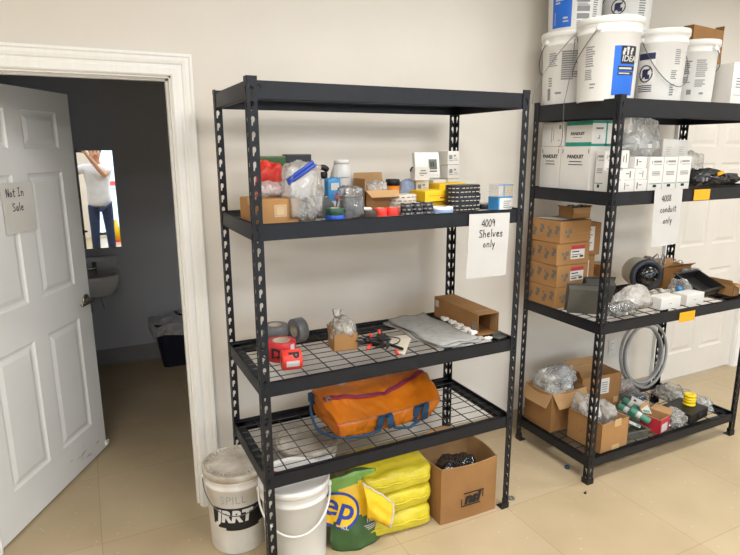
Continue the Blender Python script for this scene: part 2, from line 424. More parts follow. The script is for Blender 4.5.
def wrap_rect(bm, rf, a, x0, z0, x1, z1, n=.0008, m=0, r0=.145):
    k = max(2, int(abs(x1-x0)/.012)); prev = None
    for i in range(k+1):
        x = x0+(x1-x0)*i/k; th = a+x/r0; row = []
        for z in (z0, z1):
            rr = rf(z)
            row += [bm.verts.new(((rr+n)*math.cos(th), (rr+n)*math.sin(th), z)), bm.verts.new(((rr-.001)*math.cos(th), (rr-.001)*math.sin(th), z))]
        if prev:
            for f in ((prev[0], row[0], row[2], prev[2]), (prev[2], row[2], row[3], prev[3]), (prev[1], prev[0], row[0], row[1])):
                q = bm.faces.new(f); q.material_index = m
        prev = row

# ------------------------------------------------------------------ camera
CAM = Vector((-.5278, -2.0083, 1.7566)); yaw, pitch, roll_, foc = .4574, -.2184, -.0038, 576.46
fw = Vector((math.sin(yaw)*math.cos(pitch), math.cos(yaw)*math.cos(pitch), math.sin(pitch)))
rt = Vector((math.cos(yaw), -math.sin(yaw), 0)); up = rt.cross(fw)
rt, up = rt*math.cos(roll_)+up*math.sin(roll_), -rt*math.sin(roll_)+up*math.cos(roll_)
cd = bpy.data.cameras.new('camera'); cam = bpy.data.objects.new('camera', cd); C.objects.link(cam)
cd.sensor_width = 36; cd.lens = foc/740*36; cd.clip_start = .02
CR = Matrix((rt, up, -fw)).transposed()
cam.matrix_world = Matrix.Translation(CAM) @ CR.to_4x4()
scene.camera = cam

# ------------------------------------------------------------------ room shell
WY, WT = .70, .13          # face and thickness of the back wall
D1A, D1B, D1H = -1.035, -.137, 2.075
D2A, D2B, D2H = 3.205, 4.14, 2.055
XL, XR, YF, ZC = -2.7, 5.2, -5.0, 2.9
bm = BM()
for a, b, z0, z1 in ((XL, D1A, 0, ZC), (D1A, D1B, D1H, ZC), (D1B, D2A, 0, ZC), (D2A, D2B, D2H, ZC), (D2B, XR, 0, ZC)):
    box(bm, (a, WY, z0), (b, WY+WT, z1))
struct('wall_back', bm, M['wall'])
bm = BM(); box(bm, (XL-.1, YF-.1, 0), (XL, WY+WT, ZC)); struct('wall_left', bm, M['wall'])
bm = BM(); box(bm, (XR, YF-.1, 0), (XR+.1, WY+WT, ZC)); struct('wall_right', bm, M['wall'])
W1 = (-.35, 1.55, .04, 2.35); W2 = (2.1, 4.4, .04, 2.35)
bm = BM()
for a, b, z0, z1 in ((XL, W1[0], 0, ZC), (W1[0], W1[1], 0, W1[2]), (W1[0], W1[1], W1[3], ZC), (W1[1], W2[0], 0, ZC), (W2[0], W2[1], 0, W2[2]), (W2[0], W2[1], W2[3], ZC), (W2[1], XR, 0, ZC)):
    box(bm, (a, YF-.1, z0), (b, YF, z1))
struct('wall_front', bm, M['wall'])
for k, (a, b, z0, z1) in enumerate((W1, W2)):
    bm = BM(); f = .05
    box(bm, (a, YF-.09, z0), (a+f, YF-.01, z1)); box(bm, (b-f, YF-.09, z0), (b, YF-.01, z1)); box(bm, (a+f, YF-.09, z0), (b-f, YF-.01, z0+f)); box(bm, (a+f, YF-.09, z1-f), (b-f, YF-.01, z1))
    w = struct('window_%d' % (k+1), bm, M['foot']); bm = BM(); box(bm, (a+f, YF-.055, z0+f), (b-f, YF-.05, z1-f)); part('pane', bm, F['pane'], w)
BX0, BX1, BY = -1.75, .95, 3.06
bm = BM(); box(bm, (XL-.1, YF-.1, -.1), (XR+.1, BY+.1, 0)); struct('floor', bm, M['floor'])
bm = BM(); box(bm, (XL-.1, YF-.1, ZC), (XR+.1, BY+.1, ZC+.1)); struct('ceiling', bm, M['ceil'])
bm = BM(); box(bm, (BX0-.1, BY, 0), (BX1+.1, BY+.1, ZC)); struct('wall_bathroom_back', bm, M['bathwall'])
bm = BM(); box(bm, (BX0-.1, WY+WT, 0), (BX0, BY, ZC)); struct('wall_bathroom_left', bm, M['bathwall'])
bm = BM(); box(bm, (BX1, WY+WT, 0), (BX1+.1, BY, ZC)); struct('wall_bathroom_right', bm, M['bathwall'])
def base(name, pts, m, h=.1):
    bm = BM(); box(bm, (pts[0], pts[1], 0), (pts[2], pts[3], h)); box(bm, (pts[0], pts[4], 0), (pts[2], pts[5], .012)); struct(name, bm, m)
base('baseboard_back', (D1B+.1, WY-.004, D2A-.09, WY, WY-.012, WY-.004), M['base'])
base('baseboard_left', (XL, WY-.004, D1A-.1, WY, WY-.012, WY-.004), M['base'])
base('baseboard_right', (D2B+.09, WY-.004, XR, WY, WY-.012, WY-.004), M['base'])
base('baseboard_bathroom', (BX0, BY-.004, BX1, BY, BY-.014, BY-.004), M['bathbase'], .14)
# moulded door casings (profiled, mitred) and jambs
PROF = [(0, 0), (0, .012), (.006, .016), (.03, .017), (.036, .014), (.044, .014), (.05, .019), (.062, .022), (.074, .022), (.08, .026), (.09, .026), (.09, 0)]
def casing(name, a, b, h, m, wall_y, side=-1):
    bm = BM(); path = [(a, 0), (a, h), (b, h), (b, 0)]; rings = []
    for i, (x, z) in enumerate(path):
        ring = []
        for o, t in PROF:
            X = x-o if i < 2 else x+o; Z = z if i in (0, 3) else z+o
            ring.append(bm.verts.new((X, wall_y+side*t, Z)))
        rings.append(ring)
    for r, s in zip(rings, rings[1:]):
        for k in range(len(PROF)-1): bm.faces.new((r[k], r[k+1], s[k+1], s[k]))
    for r in (rings[0], rings[-1]): bm.faces.new(r)
    bmesh.ops.recalc_face_normals(bm, faces=bm.faces[:])
    return struct(name, bm, m)
casing('trim_1', D1A+.008, D1B-.008, D1H-.008, M['trimw'], WY); casing('trim_2', D2A+.008, D2B-.008, D2H-.008, M['trimw'], WY)
casing('trim_3', D1A+.008, D1B-.008, D1H-.008, M['trimw'], WY+WT, 1)
for nm, a, b, h in (('trim_4', D1A, D1B, D1H), ('trim_5', D2A, D2B, D2H)):
    bm = BM(); y0, y1 = WY-.002, WY+WT+.002
    box(bm, (a, y0, 0), (a+.016, y1, h)); box(bm, (b-.016, y0, 0), (b, y1, h)); box(bm, (a, y0, h-.016), (b, y1, h))
    s0 = WY+.03 if nm == 'trim_4' else WY+.066; s1 = s0+.03   # door stops
    box(bm, (a+.016, s0, 0), (a+.026, s1, h-.016)); box(bm, (b-.026, s0, 0), (b-.016, s1, h-.016)); box(bm, (a+.016, s0, h-.026), (b-.016, s1, h-.016))
    struct(nm, bm, M['trimw'])
# six-panel doors (leaf local: x along the leaf from the hinge, y = thickness, z up)
def door_mesh(W, H, th=.036):
    xs = [0, .128, .128+.282, W-.128-.282, W-.128, W]; zs = [0, .205, .845, 1.035, 1.64, 1.755, 1.935, H]
    bm = BM()
    for sgn, y in ((-1, 0), (1, th)):
        for i in range(5):
            for j in range(7):
                x0, x1, z0, z1 = xs[i], xs[i+1], zs[j], zs[j+1]
                if i in (1, 3) and j in (1, 3, 5):
                    loops = []
                    for ins, dep in ((0, 0), (.008, .007), (.017, .009), (.022, .009), (.045, .002), (.05, .002)):
                        yy = y-sgn*dep; loops.append([bm.verts.new(p) for p in ((x0+ins, yy, z0+ins), (x1-ins, yy, z0+ins), (x1-ins, yy, z1-ins), (x0+ins, yy, z1-ins))])
                    for a, b in zip(loops, loops[1:]):
                        for k in range(4): bm.faces.new((a[k], a[(k+1) % 4], b[(k+1) % 4], b[k]))
                    bm.faces.new(loops[-1])
                else: bm.faces.new([bm.verts.new(p) for p in ((x0, y, z0), (x1, y, z0), (x1, y, z1), (x0, y, z1))])
    for q in (((0, 0, 0), (0, th, 0), (0, th, H), (0, 0, H)), ((W, 0, 0), (W, th, 0), (W, th, H), (W, 0, H)), ((0, 0, 0), (W, 0, 0), (W, th, 0), (0, th, 0)), ((0, 0, H), (W, 0, H), (W, th, H), (0, th, H))):
        bm.faces.new([bm.verts.new(p) for p in q])
    bmesh.ops.remove_doubles(bm, verts=bm.verts[:], dist=.0004); bmesh.ops.recalc_face_normals(bm, faces=bm.faces[:])
    return bm
d1 = part('door_1', door_mesh(.93, 2.035), M['doorw']); d1['kind'] = 'structure'
d1.location = (-1.015, .745, .012); d1.rotation_euler = (0, 0, math.radians(60.3))
def lever(y, s):
    bm = BM(); X = T(.882, y, .928) @ R(90*s, 'X')
    lathe(bm, [(0, 0), (.032, 0), (.032, .006), (.026, .011), (.012, .012), (.012, .05), (0, .05)], 24, X)
    tube(bm, curve_pts([(.882, y-s*.045, .928), (.847, y-s*.05, .928), (.79, y-s*.045, .924), (.772, y-s*.04, .924)], 5), .009, 10)
    return bm
part('door_handle', lever(0, 1), M['chrome'], d1, True); part('door_handle', lever(.036, -1), M['chrome'], d1, True)
bm = BM(); box(bm, (.9295, .006, .9), (.932, .03, .96)); box(bm, (.931, .011, .92), (.941, .025, .94)); part('latch_plate', bm, M['chrome'], d1)
for z in (.2, 1.0, 1.8):
    bm = BM(); lathe(bm, [(0, 0), (.007, 0), (.007, .09), (0, .09)], 10, T(-.004, -.004, z)); part('hinge', bm, M['chrome'], d1, True)
bm = BM(); box(bm, (.915, -.012, .012), (.944, .0, .04), 0, None, .003); part('door_bumper', bm, M['foamw'], d1)
bm = BM()
for i in range(9): # scuff streaks low on the leaf
    rnd = random.Random(i+40); x = .55+rnd.random()*.3; z = .03+rnd.random()*.1
    quad(bm, [(x, -.0005, z), (x+.02+rnd.random()*.05, -.0005, z+.008), (x+.02, -.0005, z+.0095), (x, -.0005, z+.0012)], .0002)
part('scuff_marks', bm, M['bathbase'], d1)
d2 = part('door_2', door_mesh(.90, 2.03), M['door2']); d2['kind'] = 'structure'; d2.location = (3.223, WY+.026, .012)
bm = BM(); lathe(bm, [(0, 0), (.03, 0), (.03, .008), (.012, .012), (.012, .035), (.026, .045), (.028, .06), (.02, .07), (0, .072)], 24, T(.065, 0, .93) @ R(90, 'X')); part('door_knob', bm, M['chrome'], d2, True)
# ceiling luminaires (out of the picture, the room's light)
def troffer(x, y, w, label):
    t = thing('ceiling_light', label, 'ceiling light', (x, y, ZC))
    bm = BM(); 
    for a, b in (((-.62, -.32), (.62, -.3)), ((-.62, .3), (.62, .32)), ((-.62, -.3), (-.6, .3)), ((.6, -.3), (.62, .3))): box(bm, (a[0], a[1], -.03), (b[0], b[1], 0))
    part('frame', bm, M['trimw'], t)
    ld = bpy.data.lights.new('tube_light', 'AREA'); ld.shape = 'RECTANGLE'; ld.size = 1.18; ld.size_y = .58; ld.energy = w; ld.color = (1, .995, .99)
    o = bpy.data.objects.new('tube_light', ld); C.objects.link(o); o.parent = t; o.location = (0, 0, -.012)

# ------------------------------------------------------------------ storage racks
def post_mesh(H):
    """L-angle post, corner at the origin, flanges along +x and +y, real tear-drop slots"""
    bm = BM(); w, th, pitch = .036, .0022, .0508
    hole = [(.011, .016), (.0155, .0175), (.0175, .006), (.0225, .002), (.024, -.008), (.0205, -.0145), (.014, -.0155), (.0105, -.009)]
    hole = [(a, -b) for a, b in hole][::-1]   # wide end up, narrow slot down
    n = int(H/pitch)
    def put(axis, u, v, t): return bm.verts.new((u, t, v) if axis == 0 else (t, u, v))
    for ax in (0, 1):
        for i in range(n+1):
            z0 = i*pitch; z1 = min(H, z0+pitch); zc = (z0+z1)/2
            last = i == n
            if last and z1-z0 < .002: break
            out = [(0, z0), (w/2, z0), (w, z0), (w, zc), (w, z1), (w/2, z1), (0, z1), (0, zc)]
            A = [put(ax, u, v, 0) for u, v in out]; B = [put(ax, u, v, th) for u, v in out]
            if last: bm.faces.new(A); bm.faces.new(B[::-1])
            else:
                ho = sorted(hole, key=lambda p: math.atan2(p[1], p[0]-.017)); st = math.atan2(-1, -1)
                cand = [(p[0], zc+p[1]) for p in ho]
                # match hole vertices to the outer loop by angle
                order = []
                used = set()
                for (u, v) in out:
                    a = math.atan2((v-zc)*.7, u-.0175); best = None
                    for k, p in enumerate(cand):
                        if k in used: continue
                        d = abs((math.atan2((p[1]-zc)*.7, p[0]-.0175)-a+PI) % (2*PI)-PI)
                        if best is None or d < best[0]: best = (d, k)
                    order.append(best[1]); used.add(best[1])
                k0 = order[0]; seq = [cand[(k0+q) % 8] for q in range(8)]
                a_ = [put(ax, u, v, 0) for u, v in seq]; b_ = [put(ax, u, v, th) for u, v in seq]
                for k in range(8):
                    j = (k+1) % 8
                    bm.faces.new((A[k], A[j], a_[j], a_[k])); bm.faces.new((B[j], B[k], b_[k], b_[j])); bm.faces.new((a_[k], a_[j], b_[j], b_[k]))
            bm.faces.new((A[2], A[3], B[3], B[2])); bm.faces.new((A[3], A[4], B[4], B[3]))
    bmesh.ops.remove_doubles(bm, verts=bm.verts[:], dist=.0001)
    box(bm, (-.001, -.001, H-.016), (w+.001, .004, H+.002)); box(bm, (-.001, -.001, H-.016), (.004, w+.001, H+.002))
    bmesh.ops.recalc_face_normals(bm, faces=bm.faces[:])
    return bm
def shelf_unit(label, loc, W, D, H, shelves, beam_every=.105, wire_every=.06):
    t = thing('storage_rack', label, 'shelf rack', loc); first = None; ff = None
    for x, y, a in ((0, 0, 0), (W, 0, 90), (W, D, 180), (0, D, 270)):
        if first is None: o = first = part('post', post_mesh(H), M['black'], t)
        else: o = first.copy(); C.objects.link(o); o.parent = t
        o.location = (x, y, 0); o.rotation_euler = (0, 0, math.radians(a))
        if ff is None:
            bm = BM(); box(bm, (-.003, -.003, 0), (.041, .006, .03)); box(bm, (-.003, .006, 0), (.006, .041, .03)); box(bm, (-.003, -.003, 0), (.041, .041, .004)); ff = f = part('foot', bm, M['foot'], o)
        else: f = ff.copy(); C.objects.link(f); f.parent = o
    for top, h in shelves:
        o = .0032; bm = BM(); dz = top-.014; lw = .046; th = .0018; b = top-h
        for k in range(2):
            ya = o if k == 0 else D-o; s = 1 if k == 0 else -1
            def Y(a, c): return (min(ya+s*a, ya+s*c), max(ya+s*a, ya+s*c))
            for (a, c, z0, z1) in ((0, th, b, top), (0, .009, top-th, top), (.009-th, .009, dz, top), (.009-th, lw, dz-th, dz), (0, .016, b, b+th), (lw-th, lw, dz-.012, dz)):
                y0, y1 = Y(a, c); box(bm, (o, y0, z0), (W-o, y1, z1))
            for rx in (.018, W-.018): # rivet heads
                lathe(bm, [(0, .0045), (.003, .004), (.005, .001), (.005, -.002), (0, -.002)], 10, T(rx, 0 if k == 0 else D, top-h*.35) @ R(90 if k == 0 else -90, 'X'))
        for k in range(2):
            xa = o if k == 0 else W-o; s = 1 if k == 0 else -1
            for (a, c, z0, z1) in ((0, th, b, top), (0, .009, top-th, top), (.009-th, .009, dz, top), (.009-th, lw, dz-th, dz), (0, .016, b, b+th), (lw-th, lw, dz-.012, dz)):
                x0, x1 = min(xa+s*a, xa+s*c), max(xa+s*a, xa+s*c); box(bm, (x0, o, z0), (x1, D-o, z1))
        sh = part('shelf_frame', bm, M['black'], t)
        bm = BM(); n = int(round((D-.03)/wire_every))
        for i in range(n+1):
            y = .015+(D-.03)*i/n; tube(bm, [(.012, y, dz+.006), (W-.012, y, dz+.006)], .0019, 6)
        n = int(round(W/beam_every))
        for i in range(1, n): tube(bm, [(W*i/n, .012, dz+.0025), (W*i/n, D-.012, dz+.0025)], .0027, 6)
        part('wire_deck', bm, M['wire'], sh)
    return t
RW, RD = 1.228, .555
shelf_unit('black steel rack on the left, with a bare top and buckets below', (0, 0, 0), RW, RD, 2.0, ((1.988, .062), (1.497, .061), (.891, .058), (.4995, .056)))
QX, QY, QW, QD = 1.734, -.036, 1.25, .575
shelf_unit('black steel rack on the right, with white buckets on its top', (QX, QY, 0), QW, QD, 2.0, ((1.986, .085), (1.552, .066), (.895, .058), (.147, .05)))
S1, S2_, S3, S4 = 1.981, 1.490, .884, .4925    # deck heights, left rack
T1, T2, T3, T4 = 1.979, 1.545, .888, .140      # right rack

# ------------------------------------------------------------------ paper signs and tags
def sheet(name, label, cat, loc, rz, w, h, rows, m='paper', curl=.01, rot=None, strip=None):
    """paper hanging in x/z, top edge at loc, front is local -y; rows = (text, x, z from top, letter height)"""
    t = thing(name, label, cat, loc, rz, rot=rot); bm = BM(); nx, nz = 6, 10
    def Y(u, v): return -curl*(v**2)*(1+.25*math.sin(u*3+1))-.0012*math.sin(u*7+v*4)
    g = [[(bm.verts.new((u/nx*w, Y(u/nx, v/nz), -v/nz*h)), bm.verts.new((u/nx*w, Y(u/nx, v/nz)+.0006, -v/nz*h))) for v in range(nz+1)] for u in range(nx+1)]
    for i in range(nx):
        for j in range(nz):
            for s in (0, 1):
                q = [g[i][j][s], g[i][j+1][s], g[i+1][j+1][s], g[i+1][j][s]]; bm.faces.new(q if s == 0 else q[::-1])
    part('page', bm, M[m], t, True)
    if rows:
        for s, x, z, lh in rows:
            bm = BM(); handwriting(bm, s, x, -z, lh, I4, lh*.06)
            for v in bm.verts: v.co.y = Y(v.co.x/w, -v.co.z/h)-.0012
            part('handwriting', bm, M['ink'], t)
    if strip:
        bm = BM(); x0, z0, x1, z1 = strip; box(bm, (x0, -.0022, z0), (x1, -.0008, z1)); part('tape_strip', bm, F['milk'], t)
    return t
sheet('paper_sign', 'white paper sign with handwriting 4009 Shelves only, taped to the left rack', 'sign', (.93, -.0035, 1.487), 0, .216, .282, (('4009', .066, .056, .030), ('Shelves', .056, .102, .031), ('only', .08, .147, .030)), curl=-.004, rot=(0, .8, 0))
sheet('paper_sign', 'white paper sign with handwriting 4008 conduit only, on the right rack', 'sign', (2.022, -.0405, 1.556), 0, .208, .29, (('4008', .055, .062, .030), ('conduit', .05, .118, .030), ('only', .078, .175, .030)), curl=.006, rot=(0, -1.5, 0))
dA = math.radians(60.3); dd = Vector((math.cos(dA), math.sin(dA), 0)); dn = Vector((math.sin(dA), -math.cos(dA), 0)); dh = Vector((-1.015, .745, 0))
pp = dh+dd*.315+dn*.0025; 
sheet('paper_sign', 'white paper sign on the open door reading Not In Sale', 'sign', (pp.x, pp.y, 1.615), 60.3, .225, .23, (('Not In', .03, .062, .036), ('Sale', .065, .128, .034)), curl=.002, m='white', strip=None)
pp = dh+dd*.31+dn*.002
for k, (x, z, l) in enumerate(((2.33, 1.546, 'orange paper tag on the upper shelf edge of the right rack'), (2.328, .879, 'orange paper tag on the middle shelf edge of the right rack'))):
    t = thing('shelf_tag', l, 'tag', (x, QY-.0005, z)); bm = BM(); box(bm, (0, -.0015, -.056), (.128, 0, 0)); part('card', bm, M['otag'], t)

# ------------------------------------------------------------------ left rack, shelf at eye level
Z = S2_
t = thing('shelf_liner', 'white paper liner lying along the shelf under tapes and cartons', 'liner', (0, 0, Z-.0045)); bm = BM(); box(bm, (.29, .01, 0), (1.165, .34, .0015)); part('sheet', bm, M['paper'], t)
Z = S2_-.002
t, w, d, h = carton('carton', 'small tan cardboard carton behind the left front post', (.126, .064, Z), (.158, .2, .09), 9, 'card')
patch(t, face('F', w, d, h), .05, .025, .1, .07, [M['tape'], M['grey']], ((.1, .1, .9, .14, 1), (.1, .86, .9, .9, 1), (.1, .1, .16, .9, 1), (.84, .1, .9, .9, 1)))
bag('plastic_bag', 'pinkish clear bag lying on the small tan carton', (.118, .165, Z+.0935), (.13, .11, .06), 3, 'pink', amp=.25, contents=.6, bits=14)
bag('plastic_bag', 'bright red plastic bag standing behind the small tan carton', (.165, .335, Z), (.12, .09, .225), 4, 'milk', amp=.22, pw=.35)
rb = [o for o in bpy.data.objects if o.get('label', '').startswith('bright red plastic bag')][0]; rb.children[0].data.materials[0] = M['redbag']
t = thing('seed_packet', 'green packet with yellow top standing at the back against black box', 'packet', (.212, .44, Z)); bm = BM(); box(bm, (-.062, 0, 0), (.062, .04, .243), 0, None, .006); part('pack', bm, M['green'], t)
prints(t, face('F', .124, .04, .243), [(.002, .165, .1, .2), (.002, .2, .03, .225)], M['yelbox']); prints(t, face('F', .124, .04, .243), [(.03, .172, .095, .182), (.004, .205, .02, .22)], M['ink'])
t = thing('black_carton', 'black flat box standing at the back of the shelf', 'box', (.335, .45, Z)); bm = BM(); box(bm, (-.06, 0, 0), (.06, .05, .25), 0, None, .004); part('body', bm, M['blackt'], t); bm = BM(); box(bm, (-.0605, -.0006, .205), (.0605, .0506, .2065)); part('lid_seam', bm, M['foot'], t)
t = thing('paper_bag', 'white bag with orange top edge behind the zip bag', 'bag', (.275, .31, Z), 6); bm = BM(); blob(bm, (.13, .08, .215), 8, 4, .12, 1.5, pw=.3); part('pouch', bm, M['paper'], t, True)
bm = BM(); tube(bm, curve_pts([(-.055, -.012, .188), (-.03, -.02, .205), (.01, -.02, .212), (.055, -.012, .203)], 6), .011, 8); part('orange_seam', bm, M['redor'], t, True)
t = bag('zip_bag', 'clear zip bag with blue closure, filled with fittings', (.225, .115, Z), (.165, .115, .225), 11, 'milk', amp=.12, contents=.45, cm='alu', pw=.5, bits=60, bs=.009, rot=(0, 0, 8), taper=.1)
bm = BM(); tube(bm, curve_pts([(-.07, -.03, .145), (-.045, -.045, .165), (-.005, -.05, .19), (.035, -.045, .212)], 6), .008, 8); tube(bm, curve_pts([(-.072, -.026, .157), (-.047, -.041, .178), (-.007, -.046, .203), (.03, -.04, .224)], 6), .007, 8); part('zip_strip', bm, M['blue'], t, True)
t = thing('spray_bottle', 'spray bottle with black trigger head', 'bottle', (.405, .335, Z)); bm = BM(); lathe(bm, [(0, 0), (.034, 0), (.037, .006), (.037, .09), (.03, .115), (.014, .135), (.014, .15), (0, .15)], 24); part('bottle', bm, M['plasw'], t, True)
bm = BM(); lathe(bm, [(0, .148), (.017, .148), (.017, .172), (.012, .176), (0, .176)], 16); tube(bm, curve_pts([(.02, 0, .183), (0, 0, .194), (-.03, 0, .192), (-.052, 0, .184)], 4), [.011, .012, .013, .013, .013, .012, .012, .011, .01, .009, .009, .008, .008], 8); tube(bm, curve_pts([(-.03, 0, .183), (-.036, 0, .165), (-.03, 0, .145)], 4), .005, 6); part('trigger_head', bm, M['foot'], t, True)
bm = BM(); wrap_rect(bm, lambda z: .0372, -PI*.62, -.045, .02, .045, .09, .0008, 0, .037); part('label', bm, M['skyblue'], t)
t = thing('wipes_pouch', 'blue and white pouch with a red mark beside white jug', 'pouch', (.405, .235, Z), 10); bm = BM(); blob(bm, (.07, .04, .16), 14, 4, .08, 1.5, pw=.3, crease=.03); part('pouch', bm, M['skyblue'], t, True)
prints(t, I4 @ T(0, -.021, 0) @ face('F', 0, 0, 0), [(-.022, .105, .018, .135), (-.018, .02, .02, .06)], M['paper']); prints(t, T(0, -.0216, 0) @ face('F', 0, 0, 0), [(-.004, .068, .022, .088)], M['redor'])
t = thing('plastic_jug', 'white translucent jug with cap at the back of shelf', 'jug', (.506, .375, Z)); bm = BM()
lathe(bm, [(0, 0), (.046, 0), (.052, .006), (.05, .15), (.048, .165), (.034, .205), (.03, .208), (0, .208)], 32); part('bottle', bm, M['jug'], t, True)
bm = BM(); lathe(bm, [(0, .207), (.034, .207), (.034, .221), (.03, .225), (0, .225)], 24); part('cap', bm, M['plasw'], t, True)
bm = BM(); wrap_rect(bm, lambda z: .0512, -PI*.6, -.03, .148, .03, .151, .0006, 0, .051); part('embossed_line', bm, M['grey'], t)
t = thing('tablet', 'small dark tablet with silver edge leaning behind the tape rolls', 'tablet', (.365, .17, Z+.004), 0, rot=(-28, 0, 22)); bm = BM(); box(bm, (-.045, 0, 0), (.045, .01, .085), 0, None, .003); part('panel', bm, M['dgrey'], t)
bm = BM(); 
for a, b, c, e in ((-.047, 0, -.042, .088), (.042, 0, .047, .088), (-.047, .083, .047, .088)): box(bm, (a, -.0015, b), (c, .011, e))
part('rim', bm, M['alu'], t)
roll('tape_roll', 'blue tape roll under a green one at front edge of shelf', (.333, .045, Z), .037, .025, 'bluet')
roll('tape_roll', 'dark green tape roll stacked on a blue one', (.333, .045, Z+.026), .037, .024, 'greent')
t = roll('tape_roll', 'black roll inside an open clear bag beside tape rolls', (.425, .105, Z+.001), .043, .088, 'blackt', group=None)
bag('plastic_bag', 'clear bag pulled around the black roll', (.425, .105, Z), (.106, .104, .128), 17, 'clear', amp=.12, pw=.25)
t, w, d, h = open_carton('open_carton', 'open tan carton with a clear bag, among the tape rolls', (.612, .19, Z), (.155, .13, .098), 0, 'card', {'F': (.05, 122), 'B': (.072, 3), 'L': (.05, -6)})
bag('plastic_bag', 'crinkled clear bag inside the open tan carton', (.612, .255, Z+.03), (.135, .11, .11), 19, 'milk', amp=.28, contents=.5, cm='foamw')
t = thing('pipe_fitting', 'white threaded fitting lying behind the dark brown roll', 'fitting', (.5, .14, Z+.0195), 0, rot=(0, 90, 8)); bm = BM(); lathe(bm, [(.012, -.035)]+[q for k in range(7) for q in ((.017, -.033+k*.006), (.0195, -.03+k*.006))]+[(.0155, .012), (.0155, .035), (.012, .035), (.012, -.035)], 24); part('body', bm, M['foamw'], t, True)
roll('tape_roll', 'dark brown tape roll beside two red rolls', (.498, .088, Z), .034, .03, 'brownt')
for k, x in enumerate((.566, .622)): roll('tape_roll', ('red tape roll next to the dark brown roll', 'red tape roll next to grey printed tape sleeve')[k], (x, .113, Z), .0275, .033, 'redor', group='small red tape rolls')
def ringprint(t, r, h, a0, a1, rows, m, name='printing', n=9, seed=1):
    rnd = random.Random(seed); bm = BM()
    for q in range(rows):
        z = h*(q+.5)/rows
        for i in range(n):
            x = a0+(a1-a0)*(i+.15+.3*(q % 2))/n; wrap_rect(bm, lambda zz: r, 0, x*r, z-h/rows*.2, (x+(a1-a0)/n*(.55+.2*rnd.random()))*r, z+h/rows*.16, .0007, 0, r)
    return part(name, bm, m, t)
t = roll('tape_roll', 'roll wrapped in white and grey paper beside yellow box', (.712, .20, Z), .066, .078, 'core', .3); ringprint(t, .066, .078, -PI, 0, 5, M['grey'], n=9, seed=3)
for k, x in enumerate((.676, .728, .78)):
    t = roll('tape_roll', ('leftmost of three black tapes with grey print at shelf front', 'middle of three black tapes with grey print at shelf front', 'rightmost of three black tapes with grey print, beside a blue one')[k], (x, .09+k*.002, Z), .0255, .05, 'blackt', group='black printed tapes at the front')
    ringprint(t, .0255, .05, -PI, .3, 3, M['grey'], n=4, seed=k)
t = roll('tape_roll', 'blue and white flat roll beside the yellow boxes', (.852, .088, Z), .046, .027, 'foamw'); bm = BM(); lathe(bm, [(.0464, .004), (.0464, .019), (.045, .019), (.045, .004), (.0464, .004)], 36); part('blue_band', bm, M['paleblue'], t, True)
t, w, d, h = carton('yellow_carton', 'yellow carton under a larger yellow one', (.90, .19, Z), (.08, .1, .04), 0, 'yelbox', tape=False)
t, w, d, h = carton('yellow_carton', 'flat yellow carton on top of a smaller yellow one', (.895, .17, Z+.043), (.165, .12, .045), 4, 'yelbox', tape=False)
prints(t, face('F', w, d, h), [(.08, .012, .12, .018), (.02, .025, .17, .0265)], M['lred'])
carton('yellow_carton', 'tall yellow carton behind the printed black tape stack', (1.01, .24, Z), (.15, .1, .114), 0, 'yelbox', tape=False)
def stadium(w, d, h, X=I4, n=10):
    bm = BM(); r = d/2; p = []
    for i in range(n+1): a = -PI/2+PI*i/n; p.append((w/2-r+r*math.cos(a), r+r*math.sin(a)))
    for i in range(n+1): a = PI/2+PI*i/n; p.append((-w/2+r+r*math.cos(a), r+r*math.sin(a)))
    a = [bm.verts.new((x, y, 0)) for x, y in p]; b_ = [bm.verts.new((x, y, h)) for x, y in p]
    bm.faces.new(a[::-1]); bm.faces.new(b_)
    for i in range(len(p)): bm.faces.new((a[i], a[(i+1) % len(p)], b_[(i+1) % len(p)], b_[i]))
    bmesh.ops.bevel(bm, geom=[e for e in bm.edges if abs(e.verts[0].co.z-e.verts[1].co.z) < 1e-6], offset=.0025, segments=2, affect='EDGES')
    return bm
for k in range(3):
    t = thing('tape_sleeve', ('lowest of three stacked black tape sleeves with white print', 'middle one of three stacked black tape sleeves with white print', 'topmost of three stacked black tape sleeves with white print')[k], 'tape', (.996, .1, Z+k*.0385), (1, -2, 1.5)[k], 'stacked black tape sleeves')
    part('sleeve', stadium(.17, .085, .0375), M['blackt'], t); rnd = random.Random(k); its = []
    for q in range(2):
        for i in range(5): x = -.042+i*.021+.008*((q+k) % 2); its.append((x, .006+q*.017, x+.012+rnd.random()*.004, .009+q*.017))
    prints(t, face('F', 0, 0, 0), its, M['core'])
    for s in (-1, 1):
        bm = BM()
        for q in range(2):
            for i in range(3): wrap_rect(bm, lambda z: .0425, -PI/2+s*(.35+i*.42), -.006, .006+q*.017, .006, .009+q*.017, .0007, 0, .0425)
        bmesh.ops.transform(bm, matrix=T(s*.0425, .0425, 0), verts=bm.verts[:]); part('printing', bm, M['core'], t)
roll('tape_roll', 'flat black roll lying beside the stacked tape sleeves', (1.14, .165, Z), .05, .022, 'blackt', .55)
t, w, d, h = carton('white_carton', 'tiny white carton behind the flat black roll', (1.15, .26, Z), (.065, .05, .065), 0, 'white', tape=False); prints(t, face('F', w, d, h), lines(.012, .02, .05, .05, 3), M['grey'])
t = thing('display_box', 'clear topped box with blue edges beside right front post', 'box', (1.158, .045, Z)); w, d, h = .08, .07, .115
bm = BM(); box(bm, (-w/2, 0, 0), (w/2, d, .06), 0, None, .002); part('tray', bm, M['white'], t); bm = BM(); box(bm, (-w/2+.001, .001, .06), (w/2-.001, d-.001, h)); part('window', bm, F['milk'], t)
